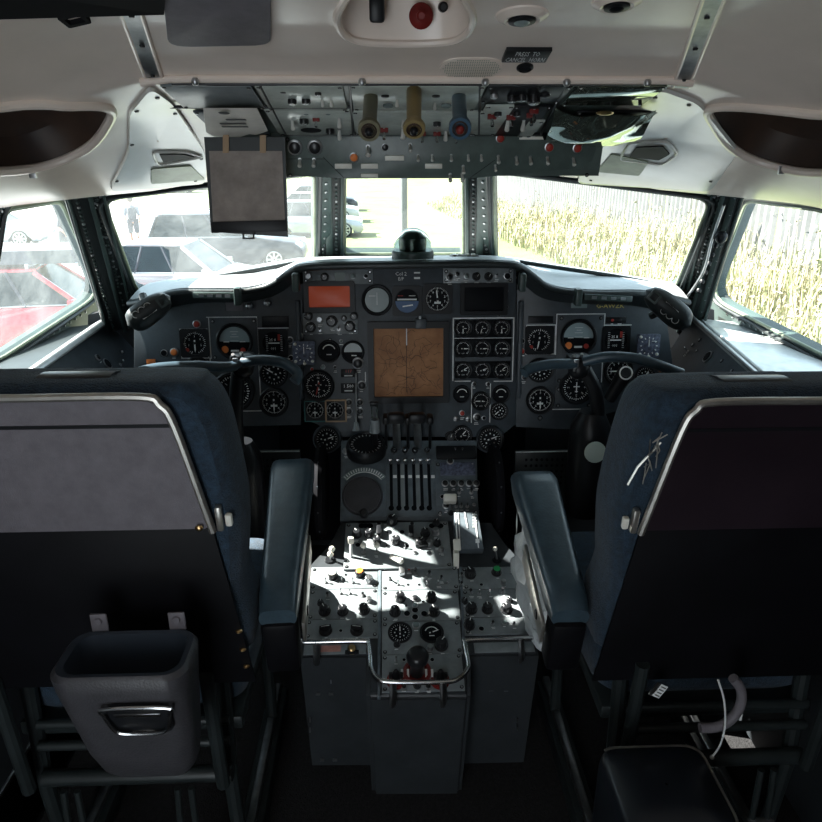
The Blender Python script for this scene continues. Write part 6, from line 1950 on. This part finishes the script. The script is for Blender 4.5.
# cars
def car(name_label, cat, pos, head, L, W, H, m, estate=False, group=None, lamps=True):
    e = bpy.data.objects.new('parked_car', None); COL.objects.link(e); WL[e.name] = V3((0, 0, 0))
    tag(e, name_label, cat, group)
    wr = .33; gh = .20
    wx = (-L * .30, L * .31)
    belt = H * .60; z0 = gh
    # side profile, x forward
    top = [(L * .5, z0 + .15), (L * .49, belt * .62), (L * .44, belt * .84), (L * .22, belt * 1.0), (-L * .44, belt * 1.02), (-L * .49, belt * .82), (-L * .5, z0 + .18)]
    bot = [(-L * .47, z0)]
    for cx in wx:
        bot += [(cx + (wr + .05) * math.cos(R(a)), z0 + .12 + (wr + .05) * math.sin(R(a)) if a not in (180, 0) else z0) for a in range(180, -1, -20)]
    bot += [(L * .47, z0)]
    pts = top[::-1] + [] if False else bot + top
    b = MB(m)
    b.prism([V3((x, -W / 2, z)) for x, z in pts], (0, W, 0), m, bev=.07)
    b.build('body', e, smooth=40)
    gx0, gx1 = (-L * .455, L * .20); rx0, rx1 = (-L * .40 if estate else -L * .30, L * .03)
    zt = H - .03
    lo = [V3((gx0, -W * .47, belt - .01)), V3((gx1, -W * .47, belt - .01)), V3((gx1, W * .47, belt - .01)), V3((gx0, W * .47, belt - .01))]
    hi = [V3((rx0, -W * .37, zt)), V3((rx1, -W * .37, zt)), V3((rx1, W * .37, zt)), V3((rx0, W * .37, zt))]
    b = MB('carglass'); b.grid([lo, hi], 'carglass', closed=True); b.poly(hi, 'carglass'); b.build('window_glass', e, smooth=0)
    b = MB(m)
    b.prism(round_poly([p + V3((0, 0, -.01)) for p in hi], .15), (0, 0, .045), m, bev=.015)
    for k in range(4): b.tube([lo[k], hi[k] + V3((0, 0, -.01))], .045, 6, m)
    for s in (-1, 1):
        for f in (.36, .68):
            b.tube([V3((lerp(gx0, gx1, f), s * W * .47, belt)), V3((lerp(rx0, rx1, f), s * W * .372, zt))], .03, 6, 'shorts')
    b.build('roof', e)
    if estate:
        b = MB('alloy')
        for s in (-1, 1): b.tube([V3((rx0 + .1, s * W * .34, zt + .09)), V3((rx1 - .1, s * W * .34, zt + .09))], .02, 6, 'alloy'); b.cyl((rx0 + .15, s * W * .34, zt), (rx0 + .15, s * W * .34, zt + .09), .02, m='alloy'); b.cyl((rx1 - .15, s * W * .34, zt), (rx1 - .15, s * W * .34, zt + .09), .02, m='alloy')
        b.build('roof_rail', e)
    for cx in wx:
        for s in (-1, 1):
            c_ = V3((cx, s * (W / 2 - .12), wr))
            b = MB('tyre'); b.lathe(c_ - V3((0, .11, 0)), (0, 1, 0), [(wr - .06, 0), (wr, .03), (wr, .19), (wr - .06, .22)], 28, 'tyre'); wo = b.build('wheel', e)
            b = MB('alloy')
            b.lathe(c_ + V3((0, s * .10, 0)), (0, s, 0), [(wr * .70, 0), (wr * .70, .02), (wr * .6, .01)], 24, 'carglass')
            for k in range(8):
                a = 2 * PI * k / 8
                b.box(c_ + V3((math.cos(a) * wr * .36, s * .13, math.sin(a) * wr * .36)), (wr * .6, .02, .05), Matrix.Rotation(-a, 3, 'Y'), 'alloy')
            b.tube([c_ + V3((math.cos(2 * PI * k / 20) * wr * .68, s * .125, math.sin(2 * PI * k / 20) * wr * .68)) for k in range(20)], .02, 6, 'alloy', closed=True)
            b.build('wheel_rim', wo)
    for s in (-1, 1):
        b = MB('lampw'); b.box((L * .465, s * W * .36, belt * .74), (.22, .34, .14), m='lampw', bev=.03); b.build('headlight', e)
        b = MB('lampr'); b.box((-L * .475, s * W * .40, belt * .86), (.14, .26, .22), m='lampr', bev=.03); b.build('tail_light', e)
        b = MB(m); b.box((gx1 - .12, s * (W / 2 + .08), belt + .06), (.12, .2, .14), m=m, bev=.03); b.build('wing_mirror', e)
    # trims
    b = MB('alloy')
    for s in (-1, 1): b.tube([V3((gx0 + .1, s * (W * .475), belt + .02)), V3((gx1 - .05, s * (W * .475), belt + .02))], .012, 6, 'alloy')
    b.build('window_trim', e)
    e.location = pos; e.rotation_euler = (0, 0, head)
    WL[e.name] = V3(pos)
    return e
def gnd(x, y): return atZ(x, y, GZ)
p = gnd(218, 271)
car('black estate car parked side-on behind the white hatchback', 'car', (p.x + .2, p.y + .9, GZ), R(2), 4.75, 1.85, 1.62, 'carblk', True)
p = gnd(190, 312)
car('small white hatchback parked in front of the black estate car', 'car', (p.x - .1, p.y + .6, GZ), R(-4), 4.1, 1.72, 1.48, 'carwht')
p = gnd(20, 372)
rc = car('red car under a dark roof box, at the foot of the left side window', 'car', (p.x - .2, p.y + 1.6, GZ), R(10), 4.2, 1.75, 1.50, 'carred')
b = MB('shorts'); FRb = None
b.grid([[V3((x, y * f, z)) for x in (-1.1, -.9, 0, .8, 1.15)] for y, f, z in ((-.5, 1, 1.58), (-.45, 1, 1.80), (0, 1, 1.88), (.45, 1, 1.80), (.5, 1, 1.58))], 'shorts')
b.box((0, 0, 1.60), (2.1, .9, .06), m='shorts', bev=.02); b.box((0, 0, 1.55), (.05, 1.1, .08), m='alloy'); b.box((.8, 0, 1.55), (.05, 1.1, .08), m='alloy')
rb = b.build('roof_box', None, origin=(0, 0, 1.53)); rb.location = rc.location + V3((0, 0, 1.53)); rb.rotation_euler = rc.rotation_euler; tag(rb, 'dark roof box on top of the red car', 'roof box')
p = gnd(12, 247); car('dark grey car at the upper left of the left side window', 'car', (p.x - 1.0, p.y + .5, GZ), R(8), 4.3, 1.8, 1.5, 'carslv')
for x, y, m, lab in ((172, 193, 'carblk', 'dark car far away at the top of the left windscreen, left of the sun blind'), (200, 190, 'carslv', 'silver car far away, half hidden by the sun blind')):
    p = gnd(x, y); car(lab, 'car', (p.x, p.y, GZ), R(3), 4.3, 1.8, 1.45, m, group='distant cars')
for x, y, m, lab in ((352, 236, 'carslv', 'silver car nearest in the row at the left edge of the centre pane'), (350, 222, 'carwht', 'white car in the middle of the row at the left edge of the centre pane'), (350, 211, 'carblk', 'black car farthest in the row at the left edge of the centre pane')):
    p = gnd(x, y); car(lab, 'car', (p.x - 1.6, p.y, GZ), R(2), 4.2, 1.75, 1.45, m, group='row of cars by the lawn')
# pole on the lawn
p = gnd(404, 262)
b = MB('fence'); b.lathe((p.x, p.y, GZ), (0, 0, 1), [(.14, 0), (.14, .04), (.12, .06), (.11, 5.2), (.08, 5.22)], 20, 'fence'); b.sphere((p.x, p.y, GZ + 5.24), .07, 'fence', 12)
tag(b.build('flag_pole'), 'slender pale pole standing on the lawn behind the compass dome', 'pole')

# people
def person(px, py, label, shirt, legs, rot, step=.2, arm=.2):
    base = gnd(px, py)
    Rz = Matrix.Rotation(rot, 3, 'Z')
    def W(x, y, z): return base + Rz @ V3((x, y, z))
    me = bpy.data.meshes.new('person')
    J = dict(pelvis=(0, 0, .95), chest=(0, .02, 1.25), neckb=(0, .02, 1.45), neck=(0, .03, 1.53), head=(0, .05, 1.66), crown=(0, .04, 1.76),
             hl=(-.1, 0, .90), kl=(-.11, step, .50), fl=(-.11, step * .3, .08), tl=(-.12, step * .3 + .2, .03), hr=(.1, 0, .90), kr=(.11, -step * .2, .49), fr=(.11, -step * 1.2, .08), tr=(.12, -step * 1.2 + .2, .03),
             sl=(-.19, .01, 1.41), el=(-.25, arm * .2, 1.13), wl_=(-.24, arm, .92), nl=(-.23, arm + .03, .82), sr=(.19, .01, 1.41), er=(.25, -arm * .4, 1.13), wr=(.25, arm * .5, .90), nr=(.25, arm * .6, .80))
    N_ = list(J)
    rad = dict(pelvis=.13, chest=.14, neckb=.07, neck=.055, head=.095, crown=.07, hl=.09, kl=.06, fl=.045, tl=.035, hr=.09, kr=.06, fr=.045, tr=.035, sl=.06, el=.042, wl_=.03, nl=.035, sr=.06, er=.042, wr=.03, nr=.035)
    E_ = [('pelvis', 'chest'), ('chest', 'neckb'), ('neckb', 'neck'), ('neck', 'head'), ('head', 'crown'), ('pelvis', 'hl'), ('hl', 'kl'), ('kl', 'fl'), ('fl', 'tl'), ('pelvis', 'hr'), ('hr', 'kr'), ('kr', 'fr'), ('fr', 'tr'),
          ('neckb', 'sl'), ('sl', 'el'), ('el', 'wl_'), ('wl_', 'nl'), ('neckb', 'sr'), ('sr', 'er'), ('er', 'wr'), ('wr', 'nr')]
    me.from_pydata([Rz @ V3(J[k]) for k in N_], [(N_.index(a), N_.index(c)) for a, c in E_], [])
    me.materials.append(M['skin'])
    o = bpy.data.objects.new('person', me); COL.objects.link(o); o.location = base; WL[o.name] = base
    me.skin_vertices or None
    md = o.modifiers.new('skin', 'SKIN'); md.use_smooth_shade = True
    if not me.skin_vertices: bpy.context.view_layer.objects.active = o; bpy.ops.mesh.customdata_skin_add()
    for k, n_ in enumerate(N_): me.skin_vertices[0].data[k].radius = (rad[n_], rad[n_]); me.skin_vertices[0].data[k].use_root = (k == 0)
    s = o.modifiers.new('sub', 'SUBSURF'); s.levels = s.render_levels = 1
    tag(o, label, 'person')
    b = MB(shirt)
    secs = [(.90, .155, .12), (1.05, .15, .115), (1.25, .18, .135), (1.38, .20, .12), (1.46, .13, .09), (1.49, .07, .07)]
    rows = [[W(rx * math.cos(2 * PI * j / 16), .015 + ry * math.sin(2 * PI * j / 16), z) for j in range(16)] for z, rx, ry in secs]
    b.grid(rows, shirt, closed=True)
    for a, c in (('sl', 'el'), ('sr', 'er')): b.tube([W(*J[a]), W(*J[c])], [.075, .056], 10, shirt)
    b.build('shirt', o)
    b = MB(legs)
    for a, c in (('hl', 'kl'), ('hr', 'kr')): b.tube([W(J[a][0] * .85, J[a][1], .98), W(*J[a]), W(*J[c])], [.12, .115, .085], 12, legs)
    b.build('shorts', o)
    b = MB('hair'); b.sphere(W(0, .02, 1.71), .108, 'hair', 14, (1, 1.05, .95)); b.build('hair', o)
    b = MB('shorts')
    for f in ('tl', 'tr'): b.box(W(J[f][0], J[f][1] - .08, .045), (.09, .27, .08), Rz, 'shorts', bev=.02)
    b.build('shoe', o)
    return o, W
p_, W_ = person(136, 246, 'person in grey shirt and dark shorts walking past the tail of the black estate car', 'shirt', 'shorts', R(20), .22)
b = MB('shorts')
rows = [[W_(.15 * f * math.cos(2 * PI * j / 14), -.235 + .09 * f * math.sin(2 * PI * j / 14), z) for j in range(14)] for z, f in ((.98, .8), (1.03, 1.), (1.3, 1.05), (1.42, .85), (1.46, .4))]
b.grid(rows, 'shorts', closed=True); b.poly(rows[0], 'shorts'); tag(b.build('backpack'), 'dark backpack worn by the person walking past the black estate car', 'backpack')
person(66, 262, 'person in dark clothes seen through the top of the left side window', 'shorts', 'shorts', R(-60), .25)

# bushes at the far edge of the park
def bush(x, y, z, r, k, lab, grp):
    rnd = random.Random(k)
    b = MB('leaf')
    for q in range(420):
        a = rnd.uniform(0, 6.28); ph = math.acos(rnd.uniform(-.2, 1)); rr = r * rnd.uniform(.75, 1.05)
        c_ = V3((x + rr * math.sin(ph) * math.cos(a), y + rr * math.sin(ph) * math.sin(a) * .6, z + rr * .75 * math.cos(ph) + r * .2))
        s_ = r * .16
        b.face([b.bm.verts.new(c_ + V3((rnd.uniform(-s_, s_), rnd.uniform(-s_, s_), rnd.uniform(-s_, s_)))) for _ in range(4)], b.idx('leaf' if q % 3 else 'weed'))
    b.cyl((x, y, z), (x, y, z + r * .5), .2, m='bark')
    tag(b.build('bush', None, smooth=0, fix=False), lab, 'bush', grp)
for k, (x, y) in enumerate(((-46, 95), (-36, 98), (-27, 96), (-18, 99), (-8, 97), (3, 99))):
    bush(x, y, GZ, 3.7, k, 'green bush at the far edge of the lawn beyond the car park', 'bushes beyond the lawn')

# ================================================================== LIGHT
AZ, EL = 73, 39.5
sun = bpy.data.lights.new('sun', 'SUN'); sun.energy = 14.0; sun.angle = R(.55); sun.color = (1, .965, .90)
so = bpy.data.objects.new('sun', sun); COL.objects.link(so)
sd = V3((-math.sin(R(AZ)) * math.cos(R(EL)), math.cos(R(AZ)) * math.cos(R(EL)), math.sin(R(EL))))   # towards the sun
so.rotation_euler = sd.to_track_quat('Z', 'Y').to_euler()
w = bpy.data.worlds.new('sky'); S.world = w; w.use_nodes = True
bg = w.node_tree.nodes['Background']
bg.inputs['Color'].default_value = (.66, .86, 1.0, 1); bg.inputs['Strength'].default_value = .9
vs_ = S.view_settings
vs_.view_transform = 'Standard'; vs_.look = 'None'; vs_.exposure = 1.6; vs_.gamma = 1; vs_.use_curve_mapping = False
dl = bpy.data.lights.new('doorway_fill', 'AREA'); dl.shape = 'RECTANGLE'; dl.size = .58; dl.size_y = 1.4; dl.energy = 2.1; dl.color = (1.0, .93, .88)
do = bpy.data.objects.new('doorway_fill', dl); COL.objects.link(do); do.location = (-.45, -.84, .78); do.rotation_euler = (R(90), 0, 0)  # area lamp added behind the camera to lift the dark interior
S.cycles.max_bounces = 8; S.cycles.diffuse_bounces = 4; S.cycles.glossy_bounces = 4; S.cycles.transparent_max_bounces = 12
S.cycles.caustics_reflective = False; S.cycles.caustics_refractive = False
S.cycles.sample_clamp_indirect = 6
